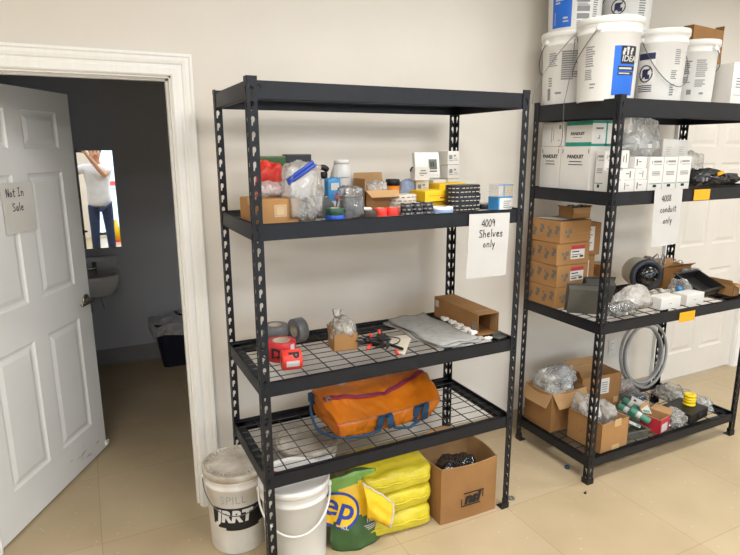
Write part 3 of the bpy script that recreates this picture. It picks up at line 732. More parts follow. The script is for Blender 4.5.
prints(t, face('F', w, d, h), [(0, 0, .008, .06), (0, .056, w, .062), (.03, .06, .034, h), (0, h-.004, w, h)], M['skyblue'], 'blue_edge'); prints(t, face('L', w, d, h), [(0, 0, d, .06)], M['skyblue'], 'blue_edge'); prints(t, face('F', w, d, h), lines(.03, .012, .075, .048, 4), M['grey'])
wr = ('by the rear post', 'beside the tall column')
cols = ((1.075, .335, 4, .066), (.985, .31, 2, .072), (.883, .3, 2, .066))
nm = ('right', 'middle', 'left')
for c_, (x, y, n, wd) in enumerate(cols):
    for k in range(n):
        pos = ('lowest', 'topmost')[k] if n == 2 else ('lowest', 'second from bottom', 'third from bottom', 'topmost')[k]
        t, w, d, h = carton('white_carton', 'white carton, %s in the %s column behind the yellow boxes' % (pos, nm[c_]), (x+random.uniform(-.003, .003), y, Z+k*.0655), (wd, .09, .0625), random.uniform(-3, 3), 'white', tape=False, group='white cartons stacked at the back')
        prints(t, face('F', w, d, h), [(.008, .018, .03, .021), (.008, .026, .026, .045), (.034, .02, w-.008, .0225), (.034, .028, w-.012, .03), (.034, .038, w-.02, .046)], M['grey'])
t, w, d, h = carton('white_carton', 'white carton with black corner, tilted in front of thermostat', (.858, .265, Z+.1315), (.075, .05, .055), -4, 'white', tape=False); prints(t, face('F', w, d, h), [(.025, .02, .045, .023), (.022, .028, .06, .034), (.028, .04, .055, .046)], M['grey'])
bm = BM(); tube(bm, curve_pts([(-.04, .02, .058), (-.052, .01, .052), (-.06, 0, .042)], 4), .004, 6); part('black_lead', bm, M['foot'], t)
t = thing('thermostat', 'white thermostat with grey display leaning at the back', 'thermostat', (.952, .365, Z+.135), 0, rot=(-9, 0, 0)); bm = BM(); box(bm, (-.068, 0, 0), (.068, .025, .122), 0, None, .005); part('housing', bm, M['plasw'], t)
bm = BM(); box(bm, (.004, -.003, .016), (.066, .002, .106), 0, None, .002); part('cover', bm, M['foamw'], t); bm = BM(); box(bm, (.006, -.0045, .04), (.05, -.002, .088)); box(bm, (.008, -.0045, .028), (.048, -.002, .035)); part('display', bm, M['lcd'], t)
prints(t, T(0, -.0045, 0) @ face('F', 0, 0, 0), [(.014, .052, .02, .076), (.026, .052, .032, .076), (.038, .06, .045, .063)], M['ink'], 'display_digits')
t = thing('paint_can', 'orange can with black lid standing behind the open carton', 'can', (.74, .33, Z)); bm = BM(); lathe(bm, [(0, 0), (.03, 0), (.031, .003), (.031, .11), (0, .11)], 28); part('can_body', bm, M['orangec'], t, True); bm = BM(); lathe(bm, [(0, .109), (.0325, .109), (.0325, .133), (.03, .137), (0, .137)], 28); part('lid', bm, M['foot'], t, True)
bag('plastic_bag', 'bluish bag beside orange can', (.812, .325, Z), (.085, .075, .135), 23, 'blue', amp=.18, contents=.6, cm='skyblue')

# ------------------------------------------------------------------ left rack, third shelf
Z = S3
roll('tape_roll', 'lower grey duct tape roll, mostly hidden behind the large red roll', (.185, .425, Z), .058, .05, 'duct', .52)
roll('tape_roll', 'grey duct tape roll lying flat on another, behind the large red roll', (.19, .425, Z+.051), .058, .05, 'duct', .52)
roll('tape_roll', 'grey duct tape roll standing on its edge beside the flat one', (.278, .43, Z+.0565), .0565, .05, 'duct', .52, (0, 90, 14))
t = roll('barrier_tape', 'large red roll of printed barrier tape lying flat', (.165, .258, Z), .062, .082, 'red', .6)
X = text_bm('D', .062, I4, .0008, .003); wrap_X(X, .0622, -PI*.72, .038); part('lettering', X, M['ink'], t)
bm = BM(); wrap_rect(bm, lambda z: .0622, -PI*.33, -.012, .045, .012, .075, .0008, 0, .062); part('label', bm, M['paper'], t)
t = roll('barrier_tape', 'small orange red tape roll on its side with black letter', (.122, .125, Z+.041), .041, .08, 'redor', .4, (0, 90, -8), corem='card2')
X = text_bm('P', .055, I4, .0008, .003); wrap_X(X, .0412, -PI*.76, .045); part('lettering', X, M['ink'], t)
bm = BM(); wrap_rect(bm, lambda z: .0412, -PI*.47, -.012, .014, .012, .066, .0008, 0, .041); part('label', bm, M['paper'], t)
t, w, d, h = open_carton('open_carton', 'small open tan box holding a clear bag on wire shelf', (.45, .222, Z), (.112, .09, .078), -6, 'card', {'L': (.03, 10), 'B': (.03, 8)})
bag('plastic_bag', 'clear crumpled bag spilling out of the small tan box', (.452, .27, Z+.025), (.13, .1, .13), 29, 'milk', amp=.3, contents=.6, cm='core', neck=(-.02, 0, .105, .02, .05))
t = thing('test_leads', 'tangle of black leads with red clip handles on wire shelf', 'cable', (.62, .19, Z+.003)); bm = BM(); rnd = random.Random(5)
for q in range(7):
    pts = [(-.05+rnd.uniform(-.03, .06)+.02*i*rnd.uniform(-1, 1), -.05+i*.02+rnd.uniform(-.02, .02), .008+rnd.uniform(0, .035)) for i in range(6)]; tube(bm, curve_pts(pts, 5), .0038, 6)
tube(bm, curve_pts([(.02, -.02, .006), (.07, -.01, .01), (.1, .03, .012), (.08, .075, .01), (.03, .08, .012)], 6), .003, 6); part('cable', bm, M['blackt'], t, True)
bm = BM(); box(bm, (-.04, -.02, .004), (.02, .03, .05), 0, R(25, 'Z'), .008); tube(bm, [(-.02, .03, .02), (.02, .08, .035), (.04, .09, .05)], .009, 8); tube(bm, [(.02, -.02, .012), (.05, -.09, .008)], .007, 8); part('clip_body', bm, M['foot'], t)
for p, q in (((-.095, -.03, .012), (-.065, -.005, .02)), ((.005, -.13, .006), (.012, -.095, .009)), ((.0, .04, .05), (.012, .065, .055)), ((-.045, .035, .04), (-.035, .06, .045))):
    bm = BM(); tube(bm, [p, Vector(p).lerp(Vector(q), .5), q], [.006, .0085, .007], 8); part('clip_handle', bm, M['redor'], t, True)
t = thing('paper_sheet', 'loose pale sheet of paper under the black leads', 'paper', (0, 0, Z)); bm = BM(); quad(bm, [(.64, .1, .0008), (.655, .055, .0008), (.83, .285, .002), (.70, .31, .0015)], .0008); part('sheet', bm, M['core'], t)
for k in range(3):
    t = thing('felt_sheet', ('bottom grey felt sheet of the stack on wire shelf', 'middle grey felt sheet of the stack on wire shelf', 'top grey felt sheet of the stack on wire shelf')[k], 'felt sheet', (.925+(-.012, .004, .0)[k], .275+(.0, -.006, .006)[k], Z+.0005+k*.0075), (2.5, -1, 1)[k], 'grey felt sheets')
    bm = BM(); nx, ny = 12, 16; w_, d_ = .225, .47
    g = [[[bm.verts.new((-w_/2+w_*i/nx+.01*math.sin(j*.7+k), -d_/2+d_*j/ny+.008*math.sin(i*.8+k*2), .0025*math.sin(i*.9+j*.5+k)*(k > 0)*.6+dz+.0015*(k > 0))) for dz in (0, .0055)] for j in range(ny+1)] for i in range(nx+1)]
    for i in range(nx):
        for j in range(ny):
            bm.faces.new((g[i][j][1], g[i+1][j][1], g[i+1][j+1][1], g[i][j+1][1])); bm.faces.new((g[i][j][0], g[i][j+1][0], g[i+1][j+1][0], g[i+1][j][0]))
    for i in range(nx):
        for j, s in ((0, 1), (ny, -1)): bm.faces.new([g[i][j][0], g[i+1][j][0], g[i+1][j][1], g[i][j][1]][::s])
    for j in range(ny):
        for i, s in ((0, -1), (nx, 1)): bm.faces.new([g[i][j][0], g[i][j+1][0], g[i][j+1][1], g[i][j][1]][::s])
    part('felt', bm, M['felt'], t, True)
t = thing('long_carton', 'long tan carton with one open end on wire shelf', 'box', (1.15, .118, Z), -1.5); w, d, h, th = .12, .40, .106, .003
bm = BM(); box(bm, (-w/2, 0, 0), (w/2, d, th)); box(bm, (-w/2, 0, h-th), (w/2, d, h)); box(bm, (-w/2, 0, th), (-w/2+th, d, h-th)); box(bm, (w/2-th, 0, th), (w/2, d, h-th)); box(bm, (-w/2+th, d-th, th), (w/2-th, d, h-th)); part('body', bm, M['card2'], t)
bm = BM(); box(bm, (-w/2+.004, .006, .004), (-w/2+.0055, .06, h-.006)); part('inner_flap', bm, M['cardin'], t); bm = BM(); box(bm, (w/2-.0055, .006, .004), (w/2-.004, .06, h-.006)); part('inner_flap', bm, M['cardin'], t)
bm = BM(); quad(bm, [(-w/2+.004, .002, .002), (w/2-.004, .002, .002), (w/2-.008, -.018, -.006), (-w/2+.008, -.018, -.006)], .002); 
prints(t, face('L', w, d, h), [(d-.05, .012, d-.012, .015), (d-.045, .025, d-.03, .05), (d-.026, .025, d-.012, .05), (d-.045, .058, d-.014, .063)], M['grey']); prints(t, face('L', w, d, h), [(.012, .055, .045, .09)], M['paper'], 'label'); prints(t, face('T', w, d, h), [(.02, .05, .1, .053), (.03, .06, .1, .066)], M['grey'])
bm.free()
for k, (x, y) in enumerate(((1.066, .355), (1.068, .29), (1.068, .23), (1.064, .17), (1.06, .11))):
    t = thing('foam_block', 'small white foam block between felt sheets and long carton, %s' % ('farthest back', 'second from the back', 'in the middle of five', 'second from the front', 'nearest the front')[k], 'foam block', (x, y, Z+.023), -12, 'white foam blocks'); bm = BM(); box(bm, (-.02, -.02, 0), (.0, .022, .014), 0, None, .002); box(bm, (0, -.012, 0), (.014, .012, .012), 0, None, .002); part('foam', bm, M['foamw'], t)
t = thing('metal_bracket', 'small dark bracket lying in front of the long carton', 'bracket', (1.175, .06, Z+.001), 15); bm = BM(); box(bm, (-.03, -.02, 0), (.03, .02, .003)); box(bm, (-.03, .017, 0), (.03, .02, .022)); box(bm, (.027, -.02, .003), (.03, .02, .015)); part('bracket', bm, M['mgrey'], t)
t = thing('foam_scrap', 'white scrap beside the dark bracket', 'scrap', (1.108, .062, Z+.001), 30); bm = BM(); box(bm, (-.022, -.014, 0), (.022, .01, .009), 0, None, .002); box(bm, (-.01, .01, 0), (.02, .02, .006), 0, None, .002); part('foam', bm, M['foamw'], t)

# ------------------------------------------------------------------ left rack, lowest shelf: duffel bag
def duffel():
    t = thing('duffel_bag', 'orange duffel bag with magenta zip and blue straps on the lowest wire shelf', 'bag', (.647, .158, S4-.001), 1.5)
    L0, L1 = -.262, .262; nx = 72
    key = [(.015, .0), (.0, .025), (-.004, .074), (.0, .085), (.012, .091), (.06, .107), (.13, .128), (.2, .15), (.26, .156), (.31, .14), (.338, .09), (.342, .035), (.32, 0), (.21, -.001), (.1, -.001)]
    sec = []
    for a, b_ in zip(key, key[1:]+key[:1]):
        for q in range(3): sec.append((a[0]+(b_[0]-a[0])*q/3, a[1]+(b_[1]-a[1])*q/3))
    bm = BM(); rings = []
    for i in range(nx+1):
        s = i/nx; x = L0+(L1-L0)*s; e = min(s, 1-s)*2
        k = min(1, .86+.14*min(1, e*7)); ring = []
        for j, (y, z) in enumerate(sec):
            sag = 1-.13*math.sin(PI*s)+.10*s
            p = Vector((x, .17+(y-.17)*k, z*k*sag))
            g1 = noise.noise(Vector((x*7, y*8, z*6))); g2 = (1-min(1, abs(noise.noise(Vector((x*10, y*7+x*5, z*8+5))))*4))**2; g3 = (1-min(1, abs(noise.noise(Vector((x*16-y*9, y*13, z*12+9))))*4))**2
            n_ = g1*.018-g2*.012-g3*.008
            d_ = Vector((0, y-.17, z-.05)).normalized(); near = min(1, abs(j-9)/5)
            if z > .005: p += d_*n_*(.35+.65*near)
            # the ends: left one slants back and tucks in, right one flares up
            p.x += -.022*(1-s)**4*(z/.15)+.085*s**4*(z/.15)-.015*s**4
            if i in (0, nx): p.x += (.012 if i == 0 else -.012)
            ring.append(bm.verts.new(p))
        rings.append(ring)
    m_ = len(sec)
    for a, b_ in zip(rings, rings[1:]):
        for j in range(m_): bm.faces.new((a[j], a[(j+1) % m_], b_[(j+1) % m_], b_[j]))
    for rg, sx in ((rings[0], -1), (rings[-1], 1)): # slack, slightly bulging ends
        c0 = sum((v.co for v in rg), Vector())/m_; prev = rg
        for q, bu in ((.72, .016), (.4, .026), (.14, .03)):
            row = [bm.verts.new(c0.lerp(v.co, q)+Vector((sx*bu*(.5 if sx < 0 else .15)+.014*noise.noise(v.co*22+Vector((q*3, 0, 0))), 0, -.006*(1-q)))) for v in rg]
            for j in range(m_): bm.faces.new((prev[j], prev[(j+1) % m_], row[(j+1) % m_], row[j]))
            prev = row
        bm.faces.new(prev)
    bmesh.ops.recalc_face_normals(bm, faces=bm.faces[:])
    def J_(j): return min(len(sec)-1.01, {0: 0, 1: 3, 2: 7, 3: 11, 4: 16, 5: 19, 6: 22, 7: 25, 8: 27, 9: 30, 10: 33, 11: 36}[int(j)]+(j-int(j))*3)
    def surf(s, j, lift=.004):
        i = min(nx, max(0, int(s*nx))); j = J_(j); v = rings[i][int(j)].co.lerp(rings[i][(int(j)+1) % m_].co, j-int(j)); 
        return v+Vector((0, sec[int(j)][0]-.17, sec[int(j)][1]-.03)).normalized()*lift
    zip_ = [surf(.03+s*.94/24, 5.3+.15*(s/24)-.75*math.sin(PI*s/24), .005) for s in range(25)]
    zip2 = [p+Vector((0, .010, .0035)) for p in zip_]; slit = [p+Vector((0, .005, .003)) for p in zip_]
    piping = [surf(.02+s*.96/24, 2.75, .003) for s in range(25)]
    lend = [surf(0, j, .004) for j in range(0, 4)]
    def strap_loop(s0):
        p = [surf(s0-.035, .1, .004), surf(s0-.03, 1.3, .006), surf(s0-.02, 2.2, .012)]; a = p[2]+Vector((.01, -.012, .012)); 
        return p+[a, surf(s0+.04, 2.3, .016), surf(s0+.065, 1.4, .02), surf(s0+.09, .5, .016), surf(s0+.10, 0, .006)]
    loops = [strap_loop(.42), strap_loop(.78)]
    x0 = surf(.55, .1, .02); x1 = surf(.80, .1, .02)
    body = part('body', bm, M['orange'], t, True)
    def ribbon(pts, w, th, name, m, ax=None):
        b2 = BM(); P = curve_pts(pts, 4) if len(pts) < 20 else pts; pr = None
        for i, p in enumerate(P):
            d = (P[min(i+1, len(P)-1)]-P[max(i-1, 0)]).normalized(); a = ax if ax is not None else Vector((1, 0, 0))
            u = (a-d*a.dot(d)).normalized()*w/2; n = d.cross(u).normalized()*th/2
            row = [b2.verts.new(p+q) for q in (u+n, -u+n, -u-n, u-n)]
            if pr: 
                for k in range(4): b2.faces.new((pr[k], pr[(k+1) % 4], row[(k+1) % 4], row[k]))
            pr = row
        bmesh.ops.recalc_face_normals(b2, faces=b2.faces[:]); return part(name, b2, m, t)
    ribbon(zip_, .016, .003, 'zip', M['magenta'], Vector((0, 1, .35))); ribbon(zip2, .014, .003, 'zip', M['magenta'], Vector((0, 1, .35)))
    b2 = BM(); tube(b2, slit, .003, 6); part('zip_teeth', b2, M['blackt'], t)
    b2 = BM(); q = zip_[1]; tube(b2, curve_pts([q+Vector((0, 0, .008)), q+Vector((-.012, -.02, .008)), q+Vector((-.004, -.035, .002)), q+Vector((.012, -.02, .006)), q+Vector((.004, 0, .008))], 4), .003, 6); box(b2, q+Vector((-.008, -.006, .002)), q+Vector((.012, .008, .01))); part('zip_pull', b2, M['alu'], t)
    b2 = BM(); tube(b2, piping, .0025, 6); part('piping', b2, M['copper'], t)
    b2 = BM(); tube(b2, lend, .005, 6); part('end_piping', b2, M['redor'], t, True)
    for l in loops: ribbon(l, .035, .004, 'strap', M['navy'])
    b2 = BM(); P = curve_pts([x0+Vector((-.01, .004, .004)), x0+Vector((.05, -.03, .006)), x1+Vector((-.05, -.028, .01)), x1+Vector((0, -.005, .012))], 8); tube(b2, P, .0065, 8); part('carry_handle', b2, M['navy'], t, True)
    b2 = BM(); P = curve_pts([Vector((L0-.005, .30, .10)), Vector((L0-.05, .22, .07)), Vector((L0-.055, .12, .015)), Vector((L0+.0, .03, .008)), Vector((L0+.11, -.015, .008)), Vector((L0+.2, -.008, .012))], 6); tube(b2, P, .0065, 8); part('shoulder_strap', b2, M['navy'], t, True)
    b2 = BM(); box(b2, (L0-.03, .26, .075), (L0-.005, .31, .12), 0, None, .006); part('buckle', b2, M['navy'], t)
duffel()

# ------------------------------------------------------------------ buckets
def bucket(label, loc, r=.15, h=.375, faceang=-PI*.55, m='plasw', lidm='plasw', group=None, lid='plain', handle=None, hang=.35, ear=PI/2, side=-1):
    """tapered pail; faceang = azimuth its front label looks to; handle = 'wire' | 'plastic'"""
    t = thing('bucket', label, 'bucket', loc, 0, group); rb = r*.875
    def rf(z): return rb+(r*.965-rb)*z/h
    bm = BM(); z1 = h*.80
    pr = [(0, .004), (rb*.9, .003), (rb*.95, 0), (rb*.985, 0), (rb, .006), (rf(z1), z1), (r*.995, z1+.004), (r*1.0, z1+.012), (r*.975, z1+.018), (r*.975, z1+.034), (r*1.0, z1+.038), (r*1.002, z1+.044), (r*.985, z1+.05), (r*.985, h-.012), (0, h-.012)]
    lathe(bm, pr, 48); b_ = part('pail', bm, M[m], t, True)
    bm = BM(); lathe(bm, [(r*.99, h-.032), (r*1.03, h-.03), (r*1.035, h-.008), (r*1.02, h), (r*.97, h+.001), (r*.955, h-.003), (r*.94, h-.009), (r*.9, h-.010), (r*.88, h-.006), (0, h-.005)], 56)
    if lid == 'ribbed':
        for i in range(40): a = 2*PI*i/40; box(bm, (r*.78, -.0022, h-.0075), (r*.93, .0022, h+.001), 0, Matrix.Rotation(a, 4, 'Z'))
    l = part('lid', bm, M[lidm], t); l.data.polygons.foreach_set('use_smooth', [len(p.vertices) == 4 and abs(p.normal.z) < .95 for p in l.data.polygons])
    if handle:
        e = faceang+ear; sd = e+PI/2*side; bm = BM(); pts = []; R_ = r*1.03; n = 28
        for i in range(n+1): # the bail hangs from two ears and leans on the pail's side
            a = PI*i/n; u = math.cos(a)*R_; f = math.sin(a); fx = math.sqrt(max(0, R_**2-u**2))+.006
            z = h*.86-f*R_*hang*1.75
            pts.append((u*math.cos(e)+fx*math.cos(sd), u*math.sin(e)+fx*math.sin(sd), z))
        tube(bm, pts, .0022 if handle == 'wire' else .0045, 8); part('handle', bm, M['steel'] if handle == 'wire' else M['plasw'], t, True)
        for s in (-1, 1):
            bm = BM(); lathe(bm, [(0, -.004), (.014, -.004), (.014, .008), (.008, .012), (0, .012)], 16, T(s*r*math.cos(e), s*r*math.sin(e), h*.86) @ Matrix.Rotation(e, 4, 'Z') @ R(90*s, 'Y'))
            part('handle_ear', bm, M[m], t, True)
    return t, rf
def facing(x, y): return math.atan2(CAM.y-y, CAM.x-x)
def wlabel(t, rf, ang, items, mats, name='label', r0=.14, n=.0007):
    bm = BM()
    for i, (x0, z0, x1, z1, k) in enumerate(items): wrap_rect(bm, rf, ang, x0, z0, x1, z1, n+.0005*(k > 0)+.00002*i, k, r0)
    return part(name, bm, mats, t)
def wtext(t, s, size, rf, ang, x, z, m, bold=0, shear=0, name='lettering', r0=.14, align='CENTER', n=.0022):
    bm = text_bm(s, size, I4, .0006, bold, shear, align)
    es = [e for e in bm.edges if e.calc_length() > .006]
    bmesh.ops.subdivide_edges(bm, edges=es, cuts=2)
    for v in bm.verts:
        px, py, pz = v.co; th = ang+(px+x)/r0; rr = rf(z+py)+n+pz; v.co = (rr*math.cos(th), rr*math.sin(th), z+py)
    bmesh.ops.triangulate(bm, faces=bm.faces[:]); return part(name, bm, m, t)
# three on the floor by the left rack
ax, ay = -.034, .38; fa = facing(ax, ay)
t, rf = bucket('white bucket with dusty lid and black JRRT label, beside the door casing', (ax, ay, 0), .141, .39, fa, 'dirty', 'dirtier', lid='ribbed', handle='wire', hang=.5)
wlabel(t, rf, fa, [(-.125, .15, .17, .232, 0), (-.10, .134, .14, .151, 0), (-.06, .122, .10, .135, 0)], [M['ink']], r0=.135)
wtext(t, 'JRRT', .078, rf, fa, -.02, .19, M['plasw'], .0035, .12, r0=.135)
wtext(t, 'SPILL', .056, rf, fa, -.02, .272, M['mgreyink'], -.0012, r0=.138)
bx, by = .166, .152; fb = facing(bx, by)
t, rf = bucket('white bucket with plastic handle and red tape on lid, behind left front post', (bx, by, 0), .149, .388, fb, 'plasw', 'plasw', handle='plastic', hang=.5)
bm = BM(); quad(bm, [(-.09, .016, .3835), (-.008, -.034, .3835), (.03, .0, .3835), (-.072, .078, .3835)], .0025); part('red_tape', bm, M['red'], t)
bucket('white bucket with crusted grey lid standing behind two others under the left rack', (.335, .455, 0), .148, .375, facing(.33, .45), 'dirty', 'dirtier', lid='ribbed')

# ------------------------------------------------------------------ sacks and folded sheets on the floor
def granule_bag():
    t = thing('granule_bag', 'green and yellow printed sack with blue ep logo beside white bucket', 'sack', (.437, .10, 0), -2)
    # front surface grid (u across, v up): lower sack standing, flap folding over to the front right
    nx, nz = 20, 26; W_, H_ = .235, .35; bm = BM(); sh = {}
    for s in (0, 1):
        for i in range(nx+1):
            for j in range(nz+1):
                u, v = i/nx, j/nz; x = (u-.5)*W_*(1+.05*math.sin(v*5)); bul = .055*math.sin(PI*min(1, max(0, u)))**.6*(1-.75*v**2)
                y = (-bul if s == 0 else bul*.75)+.03*v; z = v*H_-.02*abs(u-.5)*2*v
                y += noise.noise(Vector((x*14, z*14, 3+s)))*.014; x += noise.noise(Vector((x*9, z*12, 9)))*.012
                sh[s, i, j] = bm.verts.new((x, y, max(0, z)))
    for s in (0, 1):
        for i in range(nx):
            for j in range(nz):
                q = (sh[s, i, j], sh[s, i+1, j], sh[s, i+1, j+1], sh[s, i, j+1]); f = bm.faces.new(q if s == 0 else q[::-1])
                v = (j+.5)/nz; u = (i+.5)/nx
                f.material_index = 0 if v < .40+.05*math.sin(u*4) else (1 if v < .84+.1*(u-.3) else 2)
    for j in range(nz):
        for i in (0, nx): bm.faces.new((sh[0, i, j], sh[0, i, j+1], sh[1, i, j+1], sh[1, i, j]))
    for i in range(nx):
        for j in (0, nz): bm.faces.new((sh[0, i, j], sh[0, i+1, j], sh[1, i+1, j], sh[1, i, j]))
    bmesh.ops.recalc_face_normals(bm, faces=bm.faces[:])
    def S(x, z, l=.003):
        u = min(1, max(0, x/W_+.5)); v = min(1, max(0, z/H_)); a = sh[0, int(u*nx), int(v*nz)].co; 
        i, j = min(nx-1, int(u*nx)), min(nz-1, int(v*nz)); fu, fv = u*nx-i, v*nz-j
        y = sum(sh[0, i+p, j+q].co.y*(fu if p else 1-fu)*(fv if q else 1-fv) for p in (0, 1) for q in (0, 1)); return Vector((x, y-l, z))
    def drape(b2, l):
        bmesh.ops.triangulate(b2, faces=b2.faces[:]); bmesh.ops.subdivide_edges(b2, edges=[e for e in b2.edges if e.calc_length() > .02], cuts=2)
        for v in b2.verts: k = v.co.y; v.co = S(v.co.x, v.co.z, l-k)
        return b2
    X = Matrix(((1, 0, 0, 0), (0, 0, -1, 0), (0, 1, 0, 0), (0, 0, 0, 1)))
    b2 = BM(); n = 40
    for r0, r1, k in ((0, .078, 1), (.078, .09, 0)):
        lathe(b2, [(r0, 0), (r1, 0)] if r0 else [(0, 0), (r1, 0)], n, T(-.088, 0, .192) @ Matrix.Diagonal((1, 1, .95, 1)) @ R(90, 'X'), k)
    part('logo_ring', drape(b2, .004), [M['blue'], M['bagyel']], t)
    part('lettering', drape(text_bm('ep', .14, T(-.085, 0, .207) @ R(20, 'Y') @ X, .0004, .002), .0065), M['blue'], t)
    part('lettering', drape(text_bm('1KK', .026, T(.055, 0, .125) @ X, .0003, .0008), .005), M['paper'], t)
    part('lettering', drape(text_bm('ILL', .026, T(-.07, 0, .118) @ R(15, 'Y') @ X, .0003, .0006), .005), M['paper'], t)
    b2 = BM()
    for q in range(3): box(b2, (.02+q*.008, -.0004, .102-q*.009), (.095-q*.006, .0004, .106-q*.009))
    part('printing', drape(b2, .005), M['paper'], t)
    part('sack', bm, [M['green'], M['bagyel'], M['lgreen']], t, True)
    # top flap folding out to the right with a white seam
    b2 = BM(); g = []; mx, my = 16, 10
    for i in range(mx+1):
        row = []
        for j in range(my+1):
            u, v = i/mx, j/my
            a = Vector((.012, -.045, .325)).lerp(Vector((.155, -.06, .195)), u); c = Vector((.022, -.072, .165)).lerp(Vector((.115, -.095, .105)), u)
            p = a.lerp(c, v); p.y += -.022*math.sin(PI*v)+noise.noise(Vector((u*3, v*3, 1)))*.016; p.z += noise.noise(Vector((u*4, v*3, 7)))*.012
            row.append(b2.verts.new(p))
        g.append(row)
    for i in range(mx):
        for j in range(my): b2.faces.new((g[i][j], g[i][j+1], g[i+1][j+1], g[i+1][j]))
    edge = [g[i][0].co.copy() for i in range(mx+1) if g[i][0].is_valid]+[g[mx][j].co.copy() for j in range(1, my+1) if g[mx][j].is_valid]
    fl = part('flap', b2, M['bagyel'], t, True); s = fl.modifiers.new('thick', 'SOLIDIFY'); s.thickness = .003
    b2 = BM(); tube(b2, edge, .0045, 6); part('white_seam', b2, M['paper'], t, True)
    b2 = BM(); tube(b2, [(.118, -.012, .0), (.122, -.016, .1), (.12, -.005, .2)], .0045, 6); part('white_seam', b2, M['paper'], t, True)
granule_bag()
for k in range(3):
    t = thing('folded_sheet', ('lowest of three yellow folded sheets stacked on the floor', 'middle of three yellow folded sheets stacked on the floor', 'topmost of three yellow folded sheets stacked on the floor')[k], 'folded sheet', (.645, .205, .001+k*.108), (-3, 1, -2)[k], 'yellow folded sheets')
    bm = BM(); nx, na = 26, 28; w_, d_, h_ = .34, .30, .112; rings = []
    for i in range(nx+1):
        s = i/nx; x = (s-.5)*w_; ring = []
        e = 1-.13*max(0, (abs(s-.5)*2-.8)/.2)**2
        for j in range(na):
            a = 2*PI*j/na; c, q = math.cos(a), math.sin(a); pw = .42
            y = d_/2*math.copysign(abs(c)**pw, c)*e; z = h_/2+h_/2*math.copysign(abs(q)**pw, q)*e*(1-.06*math.sin(PI*s*2+k))
            nn = noise.noise(Vector((x*8+k*5, y*16, z*22)))*.010-abs(noise.noise(Vector((x*13, y*9+k*3, z*30))))*.018
            if z > .012: y += nn*math.copysign(1, c)*.8; z += nn*(.5 if k < 2 else 1)
            ring.append(bm.verts.new((x+noise.noise(Vector((y*20, z*25, k+s)))*.008*(s > .9), y, max(0, z))))
        rings.append(ring)
    for a, b_ in zip(rings, rings[1:]):
        for j in range(na): bm.faces.new((a[j], a[(j+1) % na], b_[(j+1) % na], b_[j]))
    for rr, s in ((rings[0], 1), (rings[-1], -1)):
        c = bm.verts.new(sum((v.co for v in rr), Vector())/na+Vector((.014*s, 0, -.01)))
        for j in range(na): bm.faces.new((rr[j], rr[(j+1) % na], c) if s < 0 else (rr[(j+1) % na], rr[j], c))
    bmesh.ops.recalc_face_normals(bm, faces=bm.faces[:]); part('sheet', bm, M['yellow'], t, True)
    # fold edge along the front
    bm = BM(); tube(bm, [(-.15+.3*i/12, -d_/2*1.0-.002+.002*math.sin(i), h_*.5+.004*math.sin(i*1.7)) for i in range(13)], .0035, 6); part('fold_edge', bm, M['yellow'], t, True)
t, w, d, h = open_carton('open_carton', 'large open brown box with nsi print holding a dark bag', (1.003, .025, 0), (.318, .255, .292), -1.5, 'card2', bulge=.018, th=.005)
# higher back rim
bm = BM(); n = 10
for i in range(n):
    a, b_ = i/n, (i+1)/n; X_ = lambda s: -w/2+w*s; hh = lambda s: .004+.055*math.sin(PI*s*.92+.2)
    for y0 in (d+.017*math.sin(PI*(a+.05)),):
        quad(bm, [(X_(a), y0, h), (X_(b_), y0, h), (X_(b_), y0+.006, h+hh(b_)), (X_(a), y0+.006, h+hh(a))], .005)
part('back_flap', bm, M['cardin'], t)
fx = T(0, -.0125, 0) @ face('F', w, d, h)
lettering(t, 'nsi', .078, T(0, -.0185, 0) @ face('F', w, d, h) @ T(.165, .115, 0), M['ink'], .0035, shear=.25)
prints(t, T(0, -.0175, 0) @ face('F', w, d, h), [(.105, .078, .215, .083), (.118, .143, .232, .148), (.105, .078, .109, .12), (.226, .105, .23, .148)], M['ink'], 'printed_frame', n=.0012)
bag('plastic_bag', 'dark grey crinkled bag inside the nsi box', (1.005, .15, .012), (.25, .19, .24), 31, 'dark', amp=.2, contents=.7, cm='blackt', bits=30, bs=.02, taper=.1)
t = thing('washer', 'small metal washer lying on the floor between the racks', 'washer', (1.29, .05, 0)); bm = BM(); lathe(bm, [(.008, 0), (.019, 0), (.019, .004), (.008, .004), (.008, 0)], 24); part('ring', bm, M['alu'], t)
t = thing('bolt', 'tiny dark screw on the floor in front of the right rack', 'screw', (1.66, -.09, .004), 30); bm = BM(); lathe(bm, [(0, 0), (.007, 0), (.007, .004), (.003, .005), (.003, .02), (0, .022)], 10, R(90, 'Y')); part('screw', bm, M['foot'], t)
t = thing('bottle_cap', 'small blue cap on the floor under the side of right rack', 'cap', (1.763, .14, 0)); bm = BM(); lathe(bm, [(0, 0), (.014, 0), (.014, .012), (.012, .014), (0, .014)], 20); part('cap', bm, M['navy'], t, True)

